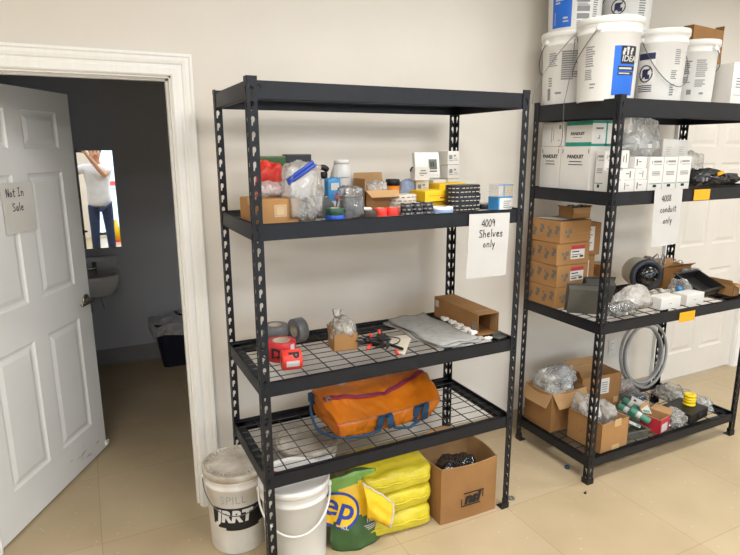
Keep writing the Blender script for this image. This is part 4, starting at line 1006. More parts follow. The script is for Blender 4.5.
# ------------------------------------------------------------------ right rack, top: buckets
def small_label(x0, z0, x1, z1, n, seed, fill=.5):
    return [(a, b_, c, e, 0) for a, b_, c, e in lines(x0, z0, x1, z1, n, fill, .3, seed)]
G = 'white buckets on the right rack'
pos = dict(big=(1.835, .152), A=(1.885, .455), Cc=(2.225, .165), D=(2.535, .20), H=(2.215, .475))
def fc(k): return facing(*pos[k])
x, y = pos['A']; t, rf = bucket('white bucket at the left back of the rack top, under the blue label bucket', (x, y, T1), .148, .372, fc('A'), group=G, handle='wire', hang=.6, ear=-.9, side=-1)
wlabel(t, rf, fc('A'), small_label(-.115, .2, -.06, .27, 7, 1)+small_label(-.04, .13, .05, .275, 13, 2, .7)+small_label(-.115, .1, -.09, .15, 4, 4)+[(-.12, .03, -.1, .09, 0), (-.07, .06, -.035, .07, 0)], [M['grey']], 'printing')
x, y = pos['big']; t, rf = bucket('white bucket with blue IDEAL label, front left on the rack top', (x, y, T1), .15, .378, fc('big'), group=G, handle='wire', hang=.7, ear=-.3, side=-1)
f_ = fc('big')
wlabel(t, rf, f_, [(.028, .025, .145, .245, 0), (.06, .165, .145, .244, 1), (.05, .135, .145, .155, 1), (.05, .115, .135, .13, 1)], [M['idealblue'], M['ink']])
wtext(t, 'IDEAL', .037, rf, f_, .064, .187, M['paper'], .0005, .1, align='LEFT')
bm = BM()
for i, (x0, z0, x1, z1) in enumerate(((.066, .205, .078, .222), (.07, .218, .082, .234), (.088, .204, .098, .228), (.086, .228, .1, .24), (.108, .206, .118, .226), (.112, .222, .124, .236))): wrap_rect(bm, rf, f_, x0, z0, x1, z1, .0022, 0, .14)
part('emblem', bm, M['paper'], t)
wlabel(t, rf, f_, [(.055, .141, .125, .149, 0), (.055, .12, .115, .1255, 0)], [M['paper']], 'printing', n=.0019)
wlabel(t, rf, f_, small_label(-.11, .16, -.06, .255, 9, 3)+small_label(-.11, .1, -.06, .15, 6, 5)+[(-.08, .075, -.05, .082, 0), (-.08, .06, -.055, .066, 0)], [M['grey']], 'printing')
x, y = pos['Cc']; t, rf = bucket('white bucket with dark pictogram label, third along the rack top', (x, y, T1), .128, .362, fc('Cc'), group=G, handle='wire', hang=1.0, ear=-.8, side=1)
f_ = fc('Cc')
def picto(t, rf, f_, x, z, s):
    wlabel(t, rf, f_, [(x-s*.5, z-s*.85, x+s*.5, z+s*.95, 0), (x-s*.46, z+s*.62, x+s*.46, z+s*.9, 1)]+[(x-s*.44, z-s*.8+i*s*.085, x+s*.38, z-s*.76+i*s*.085, 1) for i in range(4)], [M['white'], M['navyink']])
    bm = BM(); pts = [(rf(z+s*.36*math.sin(a))+.0025, f_+(x+s*.36*math.cos(a))/.14, z+s*.36*math.sin(a)) for a in [2*PI*i/28 for i in range(28)]]
    tube(bm, [(r*math.cos(a), r*math.sin(a), zz) for r, a, zz in pts], .0028, 6, 0, True)
    for sx in (0,): tube(bm, [((rf(z+q)+.0025)*math.cos(f_+(x+q)/.14), (rf(z+q)+.0025)*math.sin(f_+(x+q)/.14), z+q) for q in (-s*.25, 0, s*.25)], .0025, 6)
    part('warning_pictogram', bm, M['navyink'], t)
    wlabel(t, rf, f_, [(x-s*.2, z-s*.16, x+s*.12, z+s*.16, 0), (x-s*.02, z-s*.24, x+s*.22, z-s*.05, 0), (x-s*.16, z+.12*s, x+s*.2, z+s*.2, 0)], [M['navyink']], 'printing', n=.0016)
picto(t, rf, f_, -.075, .15, .11)
wlabel(t, rf, f_, small_label(.085, .19, .125, .265, 8, 7)+small_label(.07, .12, .11, .165, 5, 8)+small_label(.07, .04, .1, .1, 5, 9, .6), [M['grey']], 'printing')
x, y = pos['D']; t, rf = bucket('white bucket at the right end of the bucket row, beside a tall cardboard sheet', (x, y, T1), .122, .338, fc('D'), group=G, handle='wire', hang=.5, ear=.9, side=1)
wlabel(t, rf, fc('D'), small_label(-.085, .165, .0, .235, 7, 11, .75)+small_label(-.085, .12, .0, .155, 4, 13, .6)+small_label(.02, .15, .085, .24, 9, 12)+small_label(.02, .1, .08, .14, 4, 15)+[(-.02, .06, .005, .085, 0), (.05, .06, .075, .07, 0)], [M['grey']], 'printing', .125)
x, y = pos['H']; bucket('white bucket behind the row, carrying the right upper bucket', (x, y, T1), .148, .372, fc('H'), group=G)
x, y = 1.893, .45; t, rf = bucket('upper bucket with large blue label, stacked at the left', (x, y, T1+.374), .148, .372, facing(x, y), group=G, handle='wire', hang=.7, ear=1.0, side=1); f_ = facing(x, y)
wlabel(t, rf, f_, [(-.13, .015, -.015, .30, 0)]+[(-.11, .13+i*.014, -.11+.03+.02*((i*7) % 3), .137+i*.014, 1) for i in range(8)]+[(-.06, .055, -.035, .064, 1), (-.06, .04, -.03, .046, 1)]+[(-.112, .03, -.108, .09, 1)], [M['idealblue'], M['paper']])
picto(t, rf, f_, .045, .20, .085)
wlabel(t, rf, f_, [(.012, .085, .08, .11, 0), (.012, .05, .08, .075, 0)]+small_label(.012, .02, .08, .045, 3, 17)+small_label(.012, .112, .08, .135, 3, 18)+small_label(.1, .05, .135, .18, 12, 19), [M['grey']], 'printing')
x, y = 2.25, .44; t, rf = bucket('upper bucket with dark pictogram, stacked at the right', (x, y, T1+.376), .148, .372, facing(x, y), group=G, handle='wire', hang=.6, ear=-1.2, side=-1); f_ = facing(x, y)
picto(t, rf, f_, -.035, .14, .1); wlabel(t, rf, f_, small_label(.075, .03, .12, .2, 14, 23), [M['grey']], 'printing')
t, w, d, h = open_carton('tall_carton', 'tall flattened brown carton at the right end of rack top', (2.97, .43, T1), (.36, .06, .49), 8, 'card2', {'R': (.03, 20)})
bm = BM()
for i in range(9): z = .03+i*.04; tube(bm, curve_pts([(w/2-.055, -.001, z), (w/2-.04, -.0015, z+.012), (w/2-.05, -.001, z+.026), (w/2-.035, -.001, z+.03)], 3), .0022, 5)
part('printed_mark', bm, M['ink'], t)
t, w, d, h = carton('white_carton', 'white printed carton at the far right of the rack top', (2.79, .06, T1), (.2, .12, .23), -4, 'white', tape=False); prints(t, face('F', w, d, h), lines(.03, .1, .12, .16, 4)+[(.02, .06, .12, .063)], M['grey'])
t = thing('wire_strand', 'thin steel wire hanging down from the left bucket of the rack top', 'wire', (0, 0, 0)); bm = BM(); tube(bm, curve_pts([(1.74, .26, 2.27), (1.653, .2, 2.284), (1.525, .2, 2.159), (1.441, .2, 2.051), (1.417, .2, 1.964)], 8), .0018, 6); tube(bm, curve_pts([(1.70, .24, 2.28), (1.653, .2, 2.152), (1.627, .2, 2.013), (1.618, .2, 1.966), (1.62, .2, 1.799), (1.60, .2, 1.765)], 8), .0018, 6); part('strand', bm, M['steel'], t, True)

# ------------------------------------------------------------------ right rack, upper shelf: white cartons
Z = T2; GW = 'white cartons on the right rack'
def wprint(t, w, d, h, f='F', seed=1):
    W_ = w if f in 'FT' else d
    prints(t, face(f, w, d, h), [(W_*.15, h*.80, W_*.2, h*.9), (W_*.28, h*.84, W_*.85, h*.90), (W_*.28, h*.77, W_*.9, h*.79)]+lines(W_*.2, h*.46, W_*.85, h*.6, 3, .5, .1, seed), M['grey'])
    prints(t, face(f, w, d, h), [(W_*.05, h*.2, W_*.95, h*.22)], M['teal'], 'teal_band'); prints(t, face(f, w, d, h), [(W_*.35, h*.1, W_*.6, h*.18)], M['ink'])
def brandbox(label, loc, size, s=.026, z=.77):
    t, w, d, h = carton('white_carton', label, loc, size, 0, 'white', tape=False, group=GW)
    lettering(t, 'PANDUIT', s, face('L', w, d, h) @ T(d*.5, h*z, .0004), M['ink'], .0009)
    prints(t, face('L', w, d, h), [(d*.3, h*(z-.12), d*.72, h*(z-.1)), (d*.28, h*(z-.19), d*.75, h*(z-.17)), (.012, h*.85, .016, h*.95), (d-.016, h*.85, d-.012, h*.95)], M['ink']); return t
brandbox('white PANDUIT carton at the left back, under a plain white one', (1.885, .375, Z), (.2, .148, .222))
brandbox('white PANDUIT carton standing nearer the front, under green edged one', (1.885, .165, Z), (.2, .205, .222))
t, w, d, h = carton('white_carton', 'plain white carton crossed by a wire, atop the left PANDUIT carton', (1.88, .36, Z+.2245), (.19, .16, .125), 0, 'white', tape=False, group=GW)
prints(t, face('L', w, d, h), [(.07, .02, .074, .1), (.085, .03, .088, .09), (.125, .09, .14, .11), (.12, .03, .135, .034)], M['grey'])
t, w, d, h = carton('white_carton', 'white carton with green edges on top of the front PANDUIT carton', (1.88, .17, Z+.2245), (.18, .175, .125), 0, 'white', tape=False, group=GW)
prints(t, face('L', w, d, h), [(0, 0, d, .02), (0, h-.02, d, h)], M['teal'], 'teal_band'); prints(t, face('F', w, d, h), [(0, 0, w, .012), (0, h-.012, w, h), (.095, 0, .105, h)], M['teal'], 'teal_band')
lettering(t, 'PANDUIT', .022, face('L', w, d, h) @ T(d*.45, h*.5, .0004), M['ink'], .0006); prints(t, face('L', w, d, h), [(d*.28, h*.34, d*.62, h*.37)], M['grey'])
lettering(t, 'PANDUIT', .012, face('F', w, d, h) @ T(w*.28, h*.7, .0004), M['ink'], .0004); prints(t, face('F', w, d, h), [(w*.22, h*.3, w*.3, h*.33), (w*.28, h*.3, w*.3, h*.45)], M['ink'])
t, w, d, h = carton('white_carton', 'tall white carton with print just left of the front post', (1.84, .085, Z), (.085, .055, .2), 0, 'white', tape=False, group=GW); wprint(t, w, d, h, 'F', 2); wprint(t, w, d, h, 'L', 3)
t, w, d, h = carton('white_carton', 'small white carton at the shelf edge left of the front post', (1.822, .012, Z), (.075, .065, .105), 0, 'white', tape=False, group=GW); prints(t, face('F', w, d, h), [(.015, .02, .035, .025), (.02, .06, .05, .063)], M['ink'])
t, w, d, h = carton('white_carton', 'white carton standing behind the small edge carton', (1.93, .11, Z), (.1, .05, .17), 0, 'white', tape=False, group=GW); prints(t, face('F', w, d, h), lines(.03, .06, .08, .12, 4), M['grey'])
rows = [(1.92, 2, .085), (2.008, 3, .083)]
k = 0
sp = ('lowest', 'second', 'third', 'topmost')
for cx, n, wd in rows:
    for j in range(n):
        t, w, d, h = carton('white_carton', 'small white carton, %s in the %s stack right of the front post' % (sp[j] if j < n-1 else 'topmost', 'first' if cx < 1.95 else 'second'), (cx+random.uniform(-.003, .003), .035+.004*j, Z+j*.0575), (wd, .1, .055), random.uniform(-2, 2), 'white', tape=False, group=GW, cat='box')
        prints(t, face('F', w, d, h), [((.012, .012, .018, .045), (.05, .012, .056, .045))[k % 2], (.025, .03, .045, .034)], M['ink' if k % 3 else 'grey']); k += 1
t, w, d, h = carton('white_carton', 'white carton on end atop the first small stack by the post', (1.9, .05, Z+.117), (.05, .06, .085), 0, 'white', tape=False, group=GW); prints(t, face('F', w, d, h), [(.03, .025, .034, .07), (.012, .03, .016, .06)], M['ink'])
for j, cx in enumerate((2.108, 2.222, 2.338)):
    t, w, d, h = carton('white_carton', ('leftmost', 'middle', 'rightmost')[j]+' of three tall white cartons with teal bands', (cx, .03+.005*j, Z), (.102, .13, .168), 0, 'white', tape=False, group=GW); wprint(t, w, d, h, 'F', 5+j)
bag('plastic_bag', 'large clear bag filled with white pieces, standing on white cartons', (2.25, .27, Z), (.33, .19, .415), 37, 'milk', amp=.14, pw=.6, taper=.55, contents=.75, cm='foamw', bits=60, bs=.03)
for j in range(2):
    t, w, d, h = carton('white_carton', ('white carton standing right of the large clear bag, left one', 'white carton standing right of the large clear bag, right one')[j], (2.47+j*.122, .24+.01*j, Z), (.115, .1, .262-.004*j), 2, 'white', tape=False, group=GW); prints(t, face('F', w, d, h), lines(.03, .18, .08, .23, 4, .15), M['grey'])
t = thing('cable_bundle', 'black bundle of cable and gear at the right of shelf', 'cable', (2.76, .16, Z+.002)); bm = BM(); rnd = random.Random(9)
for q in range(9):
    c = Vector((rnd.uniform(-.12, .14), rnd.uniform(-.05, .05), .03+rnd.uniform(0, .04))); rr = rnd.uniform(.045, .085); ph = rnd.random()*6
    tube(bm, [c+Vector((rr*1.3*math.cos(a), rr*.7*math.sin(a), .018*math.sin(a*2+ph)+.01*math.cos(a+ph))) for a in [2*PI*i/20 for i in range(20)]], .0085, 7, 0, True)
part('cable', bm, M['blackt'], t, True); bm = BM(); blob(bm, (.12, .1, .085), 3, 3, .2, X=T(-.17, -.02, 0)); blob(bm, (.2, .11, .1), 5, 3, .25, X=T(-.05, 0, 0)); blob(bm, (.16, .1, .07), 6, 3, .25, X=T(.15, .0, 0)); part('gear_body', bm, M['foot'], t)
bm = BM(); box(bm, (-.025, -.062, .064), (.025, -.055, .082), 0, R(-14, 'Y')); part('yellow_label', bm, M['otag'], t)
for q in (-.19, -.16):
    bm = BM(); box(bm, (q, -.073, .03), (q+.014, -.068, .05)); part('grey_button', bm, M['grey'], t)
bag('plastic_bag', 'whitish bag standing behind the black cable bundle', (2.76, .33, Z), (.22, .14, .20), 41, 'white', amp=.25)

# ------------------------------------------------------------------ right rack, middle shelf
Z = T3; GB = 'brown cartons stacked on the right rack'
for j in range(4):
    t, w, d, h = carton('brown_carton', ('lowest', 'second from bottom', 'third from bottom', 'topmost')[j]+' of four brown cartons stacked by the left posts', (1.862+(.0, .004, -.002, .006)[j], .305, Z+j*.122), (.235, .235, .119), (0, 1.5, -1, 2.5)[j], 'card', tape=False, group=GB)
    its = []; rnd = random.Random(j+3)
    for q in range(4): u = .03+q*.055; its += [(u, .03+.02*(q % 2), u+.022, .054+.02*(q % 2)), (u+.012, .05+.02*(q % 2), u+.032, .074+.02*(q % 2)), (u+.003, .075+.01*(q % 2), u+.012, .088+.01*(q % 2))]
    prints(t, face('L', w, d, h), its, M['markgrey'], 'printed_mark'); prints(t, face('F', w, d, h), [(.05, .03, .07, .05), (.06, .05, .085, .075), (.035, .055, .05, .07)], M['markgrey'], 'printed_mark')
    if j < 3: patch(t, face('F', w, d, h), .10, .03, .2, .105, [M['white'], M['lred'], M['ink']], ((0, .72, 1, 1, 1), (.08, .5, .6, .58, 2), (.08, .3, .8, .34, 2), (.08, .12, .5, .2, 2), (.65, .1, .92, .25, 2)))
    else:
        bm = BM(); box(bm, (.02-w/2, -.002, .048), (w/2, .001, .0505)); part('lid_edge', bm, M['cardin'], t)
t, w, d, h = open_carton('open_carton', 'small open tan box on top of the four brown cartons', (1.925, .33, Z+.4915), (.125, .11, .06), -4, 'card', {'F': (.03, 172), 'L': (.02, 60), 'R': (.02, 70)})
bag('plastic_bag', 'crumpled dark paper filling the small tan box', (1.925, .385, Z+.497), (.1, .085, .065), 43, 'clear', cat='wrapping', amp=.3, contents=.8, cm='brownt', bits=20, bs=.018)
t = thing('paper_sheet', 'white sheet lying on the topmost brown carton', 'paper', (1.82, .40, Z+.4915), 12); bm = BM(); quad(bm, [(-.06, -.07, .0012), (.05, -.07, .0012), (.05, .09, .0012), (-.06, .09, .0012)], .001); part('sheet', bm, M['paper'], t)
for j, (x, y, z, w, h, l) in enumerate(((2.11, .42, .255, .155, .19, 'upper brown carton with white label behind the stack of four'), (2.085, .425, 0, .15, .252, 'lower brown carton with white label behind the stack of four'))):
    t, w, d, h = carton('brown_carton', l, (x, y, Z+z), (w, .11, h), 0, 'card2', group=GB); patch(t, face('F', w, d, h), .025, h*.15, .105, h*.9, [M['white'], M['grey']], [(.1, .08+i*.11, .5+.3*(i % 3)/2, .13+i*.11, 1) for i in range(8)])
for j in range(3): 
    t, w, d, h = carton('brown_carton', ('lowest','middle','topmost')[j]+' of three small tan cartons behind the front post', (2.235, .40, Z+j*.064), (.09, .1, .062), 0, 'card', group=GB)
def tray(label, loc, size, rot, m='mgrey'):
    t = thing('equipment_tray', label, 'tray', loc, rot=rot); w, d, h = size; th = .004; bm = BM()
    box(bm, (-w/2, 0, 0), (w/2, d, th)); box(bm, (-w/2, 0, th), (w/2, th, h)); box(bm, (-w/2, d-th, th), (w/2, d, h)); box(bm, (-w/2, th, th), (-w/2+th, d-th, h)); box(bm, (w/2-th, th, th), (w/2, d-th, h)); part('shell', bm, M[m], t)
    bm = BM(); e = .012
    for a, b_, c, f in ((-w/2-e, -e, w/2+e, 0), (-w/2-e, d, w/2+e, d+e), (-w/2-e, 0, -w/2, d), (w/2, 0, w/2+e, d)): box(bm, (a, b_, h-.004), (c, f, h))
    part('rim', bm, M[m], t); return t
tray('grey equipment tray tipped on edge behind the left front post', (1.78, .11, Z+.148), (.18, .15, .045), (-70, 0, -40), 'mgrey')
tray('darker grey tray tipped on edge just right of first tray', (1.93, .15, Z+.148), (.15, .15, .06), (-62, 0, -28), 'dgrey')
bag('plastic_bag', 'crumpled clear bag behind the grey trays', (1.98, .265, Z), (.16, .12, .17), 45, 'milk', amp=.3, contents=.7, cm='alu', bits=26)
bag('plastic_bag', 'shiny clear bag of small fittings at the shelf edge by the post', (1.985, .07, Z), (.24, .095, .07), 47, 'clear', amp=.3, contents=.8, cm='alu', bits=46, bs=.012)
bag('plastic_bag', 'milky white plastic bag in front of the dome camera', (2.165, .135, Z), (.31, .18, .135), 49, 'white', amp=.16, taper=.8, pw=.8)
# dome camera lying on its side, dome to the front right
cp = Vector((2.505, .365, Z+.118)); dv = Vector((-.38, -.92, -.03)).normalized(); q = Vector((0, 0, 1)).rotation_difference(dv)
t = thing('dome_camera', 'beige dome camera lying on its side with dark dome facing out', 'camera', cp); t.rotation_mode = 'QUATERNION'; t.rotation_quaternion = q; t.scale = (.82, .82, .82)
bm = BM(); lathe(bm, [(0, -.12), (.09, -.12), (.105, -.1), (.118, .03), (.122, .05), (.118, .062), (.10, .064), (0, .06)], 48); part('housing', bm, M['beige'], t, True)
bm = BM(); lathe(bm, [(.120, .05), (.124, .055), (.122, .075), (.112, .085), (.098, .086), (.088, .08), (.086, .06)], 48); part('trim_ring', bm, M['slate'], t, True)
bm = BM(); lathe(bm, [(.0868, .07)]+[(.086*math.cos(a), .07+.06*math.sin(a)) for a in [PI/2*i/10 for i in range(11)]], 40); part('dome', bm, M['dome'], t, True)
bm = BM()
for s in (-1, 1):
    for e in (-1, 1): lathe(bm, [(0, 0), (.005, .001), (.004, .003), (0, .004)], 8, T(s*.03, e*.028, .123))
part('lens_light', bm, M['alu'], t)
bag('plastic_bag', 'clear bag tucked behind the dome camera', (2.72, .46, Z), (.14, .1, .2), 51, 'clear', amp=.25, contents=.5, cm='beige', bits=16)
t = thing('loose_fittings', 'pile of beige fittings and a blue cap beside the dome', 'fittings', (2.43, .14, Z)); bm = BM(); rnd = random.Random(21)
for i in range(26):
    p = Vector((rnd.gauss(0, .05), rnd.gauss(0, .025), .012+rnd.random()*.06*(1-i/40))); X = T(*p) @ Matrix.Rotation(rnd.random()*6, 4, 'X') @ Matrix.Rotation(rnd.random()*6, 4, 'Z'); s = .014+.01*rnd.random()
    (box(bm, (-s, -s*.5, -s*.3), (s, s*.5, s*.3), 0, X) if i % 2 else lathe(bm, [(s*.3, -s*.6), (s*.6, -s*.6), (s*.6, s*.6), (s*.3, s*.6)], 10, X))
part('fitting', bm, M['beige'], t).__setitem__('kind', 'stuff'); bm = BM(); lathe(bm, [(0, 0), (.016, 0), (.018, .025), (.014, .032), (0, .032)], 16, T(.095, -.01, .055) @ R(30, 'X')); part('blue_cap', bm, M['skyblue'], t, True)
for j, (x, s, l) in enumerate(((2.315, (.155, .09, .064), 'left of two small white cartons at the front shelf edge'), (2.522, (.158, .085, .062), 'right of two small white cartons at the front shelf edge'))):
    t, w, d, h = carton('white_carton', l, (x, .013, Z+.004), s, (-2, 2)[j], 'white', tape=False); prints(t, face('F', w, d, h), [(w*.4, h*.45, w*.55, h*.5)], M['grey'])
t = tray('black open tray tilted up behind the front white cartons', (2.735, .085, Z+.012), (.27, .17, .055), (26, 2, 10), 'foot')
bag('plastic_bag', 'flat clear film beside the black tray', (2.565, .14, Z+.002), (.09, .14, .12), 53, 'milk', amp=.3)
t, w, d, h = open_carton('open_carton', 'open brown carton behind the black tray', (2.83, .36, Z), (.23, .14, .13), -6, 'card2', {'F': (.05, 60), 'B': (.03, -5)})
t = thing('metal_ring', 'steel clamp ring standing on the brown carton', 'ring', (2.82, .46, Z+.17), rot=(80, 0, 20)); bm = BM(); tube(bm, [(.03*math.cos(a), .03*math.sin(a), 0) for a in [2*PI*i/24 for i in range(24)]], .0055, 8, 0, True); part('ring', bm, M['alu'], t, True)
t.location.z = Z+.162
t, w, d, h = open_carton('open_carton', 'open tan carton at the right front edge of middle shelf', (2.93, .035, Z), (.065, .15, .07), 4, 'card', {'F': (.03, 115), 'L': (.03, 20)})
bag('plastic_bag', 'shiny clear bag of fittings at the right end of middle shelf', (2.90, .30, Z), (.17, .1, .13), 55, 'clear', amp=.3, contents=.85, cm='foamw', bits=40, bs=.018)

# ------------------------------------------------------------------ right rack, bottom shelf
Z = T4
t, w, d, h = open_carton('open_carton', 'large brown box at the left with flaps folded out and clear bags', (1.905, .30, Z), (.26, .225, .235), 0, 'card2', {'F': (.09, 150), 'L': (.09, 160), 'R': (.07, 120)}, bulge=.008)
bag('plastic_bag', 'milky bags heaped in the large left brown box', (1.9, .41, Z+.06), (.245, .2, .29), 57, 'milk', amp=.3, contents=.9, cm='foamw', bits=60, bs=.022)
bag('plastic_bag', 'bluish clear bag on top of the large left brown box', (1.945, .395, Z+.23), (.16, .12, .12), 59, 'milk', amp=.3, contents=.8, cm='skyblue', bits=12)
t, w, d, h = open_carton('open_carton', 'open brown box with white label at the back', (2.22, .345, Z), (.31, .18, .255), -4, 'card2', {'B': (.06, -8), 'L': (.05, 20)})
patch(t, face('F', w, d, h), (.15), .135, .215, .235, [M['white'], M['grey']], [(.1, .1+i*.15, .8, .16+i*.15, 1) for i in range(5)]); patch(t, face('F', w, d, h), .26, .06, .295, .10, [M['tape'], M['grey']])
t, w, d, h = open_carton('open_carton', 'front tan box with tape patches, behind the left front post', (1.95, -.003, Z), (.215, .235, .168), 2, 'card', {'L': (.012, 20)})
patch(t, face('F', w, d, h), .10, .135, .15, .178, [M['tape'], M['grey']], name='tape_patch'); patch(t, face('F', w, d, h), .09, .0, .15, .028, [M['tape'], M['grey']], name='tape_patch')
bag('plastic_bag', 'white plastic bag stuffed into the left of front tan box', (1.90, .16, Z+.05), (.13, .17, .22), 61, 'milk', amp=.28, contents=.85, cm='white', bits=16, bs=.03)
bag('plastic_bag', 'opaque white bag on the right of front tan box', (2.0, .12, Z+.06), (.115, .14, .165), 63, 'white', amp=.25)
t = tray('grey open parts tray full of brackets, next to front tan box', (2.155, .02, Z), (.16, .25, .05), (0, 0, -8), 'mgrey')
bm = BM(); rnd = random.Random(33)
for i in range(16):
    X = T(rnd.uniform(-.055, .055), rnd.uniform(.03, .2), .03+rnd.random()*.04) @ Matrix.Rotation(rnd.uniform(-.5, .5), 4, 'X') @ Matrix.Rotation(rnd.random()*6, 4, 'Z'); s = .03
    box(bm, (-s, -.009, -.001), (s, .009, .001), 0, X); box(bm, (s-.002, -.009, 0), (s, .009, .025), 0, X)
o = part('bracket', bm, M['alu'], t); o['kind'] = 'stuff'
for i, (x, y, z, a, b_, l) in enumerate(((2.345, .215, .085, 110, 12, 'green wrapped tube farthest back, near the coil'), (2.255, .085, .095, 112, 26, 'green wrapped tube nearest the red box'), (2.235, .155, .10, 106, 18, 'green wrapped tube lying across the middle of the parts tray'), (2.17, .24, .08, 108, 8, 'green wrapped tube beside the front tan box'))):
    t = thing('wrapped_tube', l, 'tube', (x, y, Z+z), rot=(a, 0, b_), group='green wrapped tubes'); bm = BM(); lathe(bm, [(0, -.06), (.017, -.06), (.02, -.055), (.02, .055), (.017, .06), (0, .06)], 20); part('tube', bm, M['greenp'], t, True)
    bm = BM(); lathe(bm, [(.0204, -.02), (.0204, .005), (.019, .005), (.019, -.02), (.0204, -.02)], 20); part('white_band', bm, M['paper'], t)
for i, (x, y, z, rx, ry, rz, l) in enumerate(((2.34, .125, .11, 25, 12, -20, 'white card with hole behind the red box'), (2.39, .20, .10, 20, -15, 30, 'white card with hole leaning by the clear bluish bag'), (2.17, .06, .075, 15, 10, 35, 'white card with hole at the front of the parts tray'))):
    t = thing('hang_card', l, 'card', (x, y, Z+z), rot=(rx, ry, rz), group='white hang cards'); bm = BM(); box(bm, (-.03, -.04, 0), (.03, .02, .0015)); box(bm, (-.03, .02, 0), (-.01, .05, .0015)); box(bm, (.01, .02, 0), (.03, .05, .0015)); box(bm, (-.01, .035, 0), (.01, .05, .0015)); part('card', bm, M['paper'], t)
    bm = BM(); box(bm, (-.022, -.036, .0015), (.022, -.018, .002)); part('green_print', bm, M['greenp'], t)
t, w, d, h = open_carton('open_carton', 'small red box with white panel, open top', (2.375, .008, Z), (.115, .12, .088), 12, 'lred', {'R': (.06, 76), 'B': (.05, 10)})
patch(t, face('F', w, d, h), .02, .006, .09, .055, [M['paper'], M['grey']])
t = thing('black_case', 'black flat case carrying two yellow reels', 'case', (2.69, .01, Z), 8); bm = BM(); box(bm, (-.105, 0, 0), (.105, .18, .062), 0, None, .006); part('case_body', bm, M['foot'], t); bm = BM(); box(bm, (-.106, -.001, .036), (.106, .181, .039)); part('lid_seam', bm, M['blackt'], t)
bm = BM(); box(bm, (-.025, -.006, .025), (.025, .002, .05), 0, None, .002); part('latch', bm, M['blackt'], t)
for j in range(2):
    t = thing('yellow_reel', ('lower', 'upper')[j]+' of two yellow reels on the black case', 'reel', (2.715, .10, Z+.063+j*.036), 0, 'yellow reels'); bm = BM(); lathe(bm, [(0, 0), (.032, 0), (.036, .004), (.036, .01), (.031, .013), (.031, .022), (.036, .025), (.036, .031), (.032, .035), (.014, .035), (.012, .027), (0, .027)], 28); part('reel', bm, M['yelplas'], t, True)
bag('plastic_bag', 'clear bag of shiny parts in front of the black case', (2.50, .045, Z), (.15, .11, .1), 65, 'milk', amp=.28, contents=.8, cm='alu', bits=30, rz=-10)
bag('plastic_bag', 'clear bag of bluish parts behind the red box', (2.47, .30, Z), (.22, .17, .12), 67, 'clear', amp=.28, contents=.85, cm='navy', bits=26, bs=.02)
bag('plastic_bag', 'clear flat bag lying at the right rear of bottom shelf', (2.83, .31, Z), (.2, .2, .09), 69, 'clear', amp=.28, contents=.8, cm='white', bits=24, bs=.022)
bag('plastic_bag', 'clear bag with white papers beside the right end of black case', (2.86, .12, Z), (.11, .16, .08), 71, 'milk', amp=.28, contents=.7, cm='paper', bits=14, bs=.022)
bag('plastic_bag', 'brownish clear bag under the conduit coil', (2.50, .44, Z), (.26, .1, .14), 73, 'milk', amp=.25, contents=.8, cm='copper', bits=20, bs=.016)
t = thing('conduit_coil', 'coil of grey flexible conduit leaning on the back right post', 'conduit', (2.775, .50, Z+.245), rot=(82, 0, 3)); bm = BM(); P = []
for i in range(4*36+1):
    a = 2*PI*i/36; rr = .198+.016*math.sin(a*.37)+.012*(i/144); P.append((rr*math.cos(a-1.57), rr*math.sin(a-1.57), -.03+.016*i/36+.006*math.sin(a*1.5)))
tube(bm, P, .0095, 8); part('conduit', bm, M['cord'], t, True)
t = thing('electrical_outlet', 'white wall outlet seen under the middle shelf of right rack', 'outlet', (2.70, WY-.0005, .40)); bm = BM(); box(bm, (-.036, -.006, -.058), (.036, 0, .058), 0, None, .003); part('wall_plate', bm, M['plasw'], t)
for z in (-.022, .022):
    bm = BM(); box(bm, (-.016, -.0085, z-.015), (.016, -.005, z+.015), 0, None, .003); r_ = part('receptacle', bm, M['foamw'], t); bm = BM(); box(bm, (-.007, -.009, z-.005), (-.005, -.008, z+.005)); box(bm, (.005, -.009, z-.005), (.007, -.008, z+.005)); part('slot', bm, M['ink'], r_)

# ------------------------------------------------------------------ bathroom
t = thing('bathroom_mirror', 'frameless wall mirror above the sink, seen past the open door', 'mirror', (-.56, BY, .992)); bm = BM(); box(bm, (-.3, -.006, 0), (.265, -.001, .765)); part('glass', bm, M['mirror'], t)
bm = BM(); box(bm, (-.3, -.001, .0), (.265, 0, .765)); part('backing', bm, M['grey'], t)
t = thing('wall_sink', 'white wall hung sink under the mirror', 'sink', (-.57, BY-.001, .63)); bm = BM()
n = 36; prof = []
def sink_ring(k, z, inset=0):
    ring = []
    for i in range(n):
        a = 2*PI*i/n; c, s = math.cos(a), math.sin(a); x = .235*math.copysign(abs(c)**.5, c)*k-0; y = -.2+.2*math.copysign(abs(s)**.6, s)*(k if s < 0 else min(1, k+.0))
        ring.append(bm.verts.new((x, min(0, y-inset), z)))
    return ring
R_ = [sink_ring(.55, .02), sink_ring(.8, .05), sink_ring(.95, .11), sink_ring(1, .17), sink_ring(1, .195), sink_ring(.97, .2), sink_ring(.84, .196, .01), sink_ring(.74, .15, .01), sink_ring(.5, .09, .01), sink_ring(.1, .08, .01)]
for a, b_ in zip(R_, R_[1:]):
    for i in range(n): bm.faces.new((a[i], a[(i+1) % n], b_[(i+1) % n], b_[i]))
bm.faces.new(R_[0][::-1]); bm.faces.new(R_[-1]); part('basin', bm, M['porcelain'], t, True)
bm = BM(); box(bm, (-.235, -.05, .19), (.235, 0, .3), 0, None, .012); part('backsplash', bm, M['porcelain'], t, True)
bm = BM(); box(bm, (-.08, -.075, .2), (.08, -.035, .218), 0, None, .005); tube(bm, curve_pts([(0, -.055, .21), (0, -.07, .26), (0, -.12, .265), (0, -.155, .245)], 5), .009, 10)
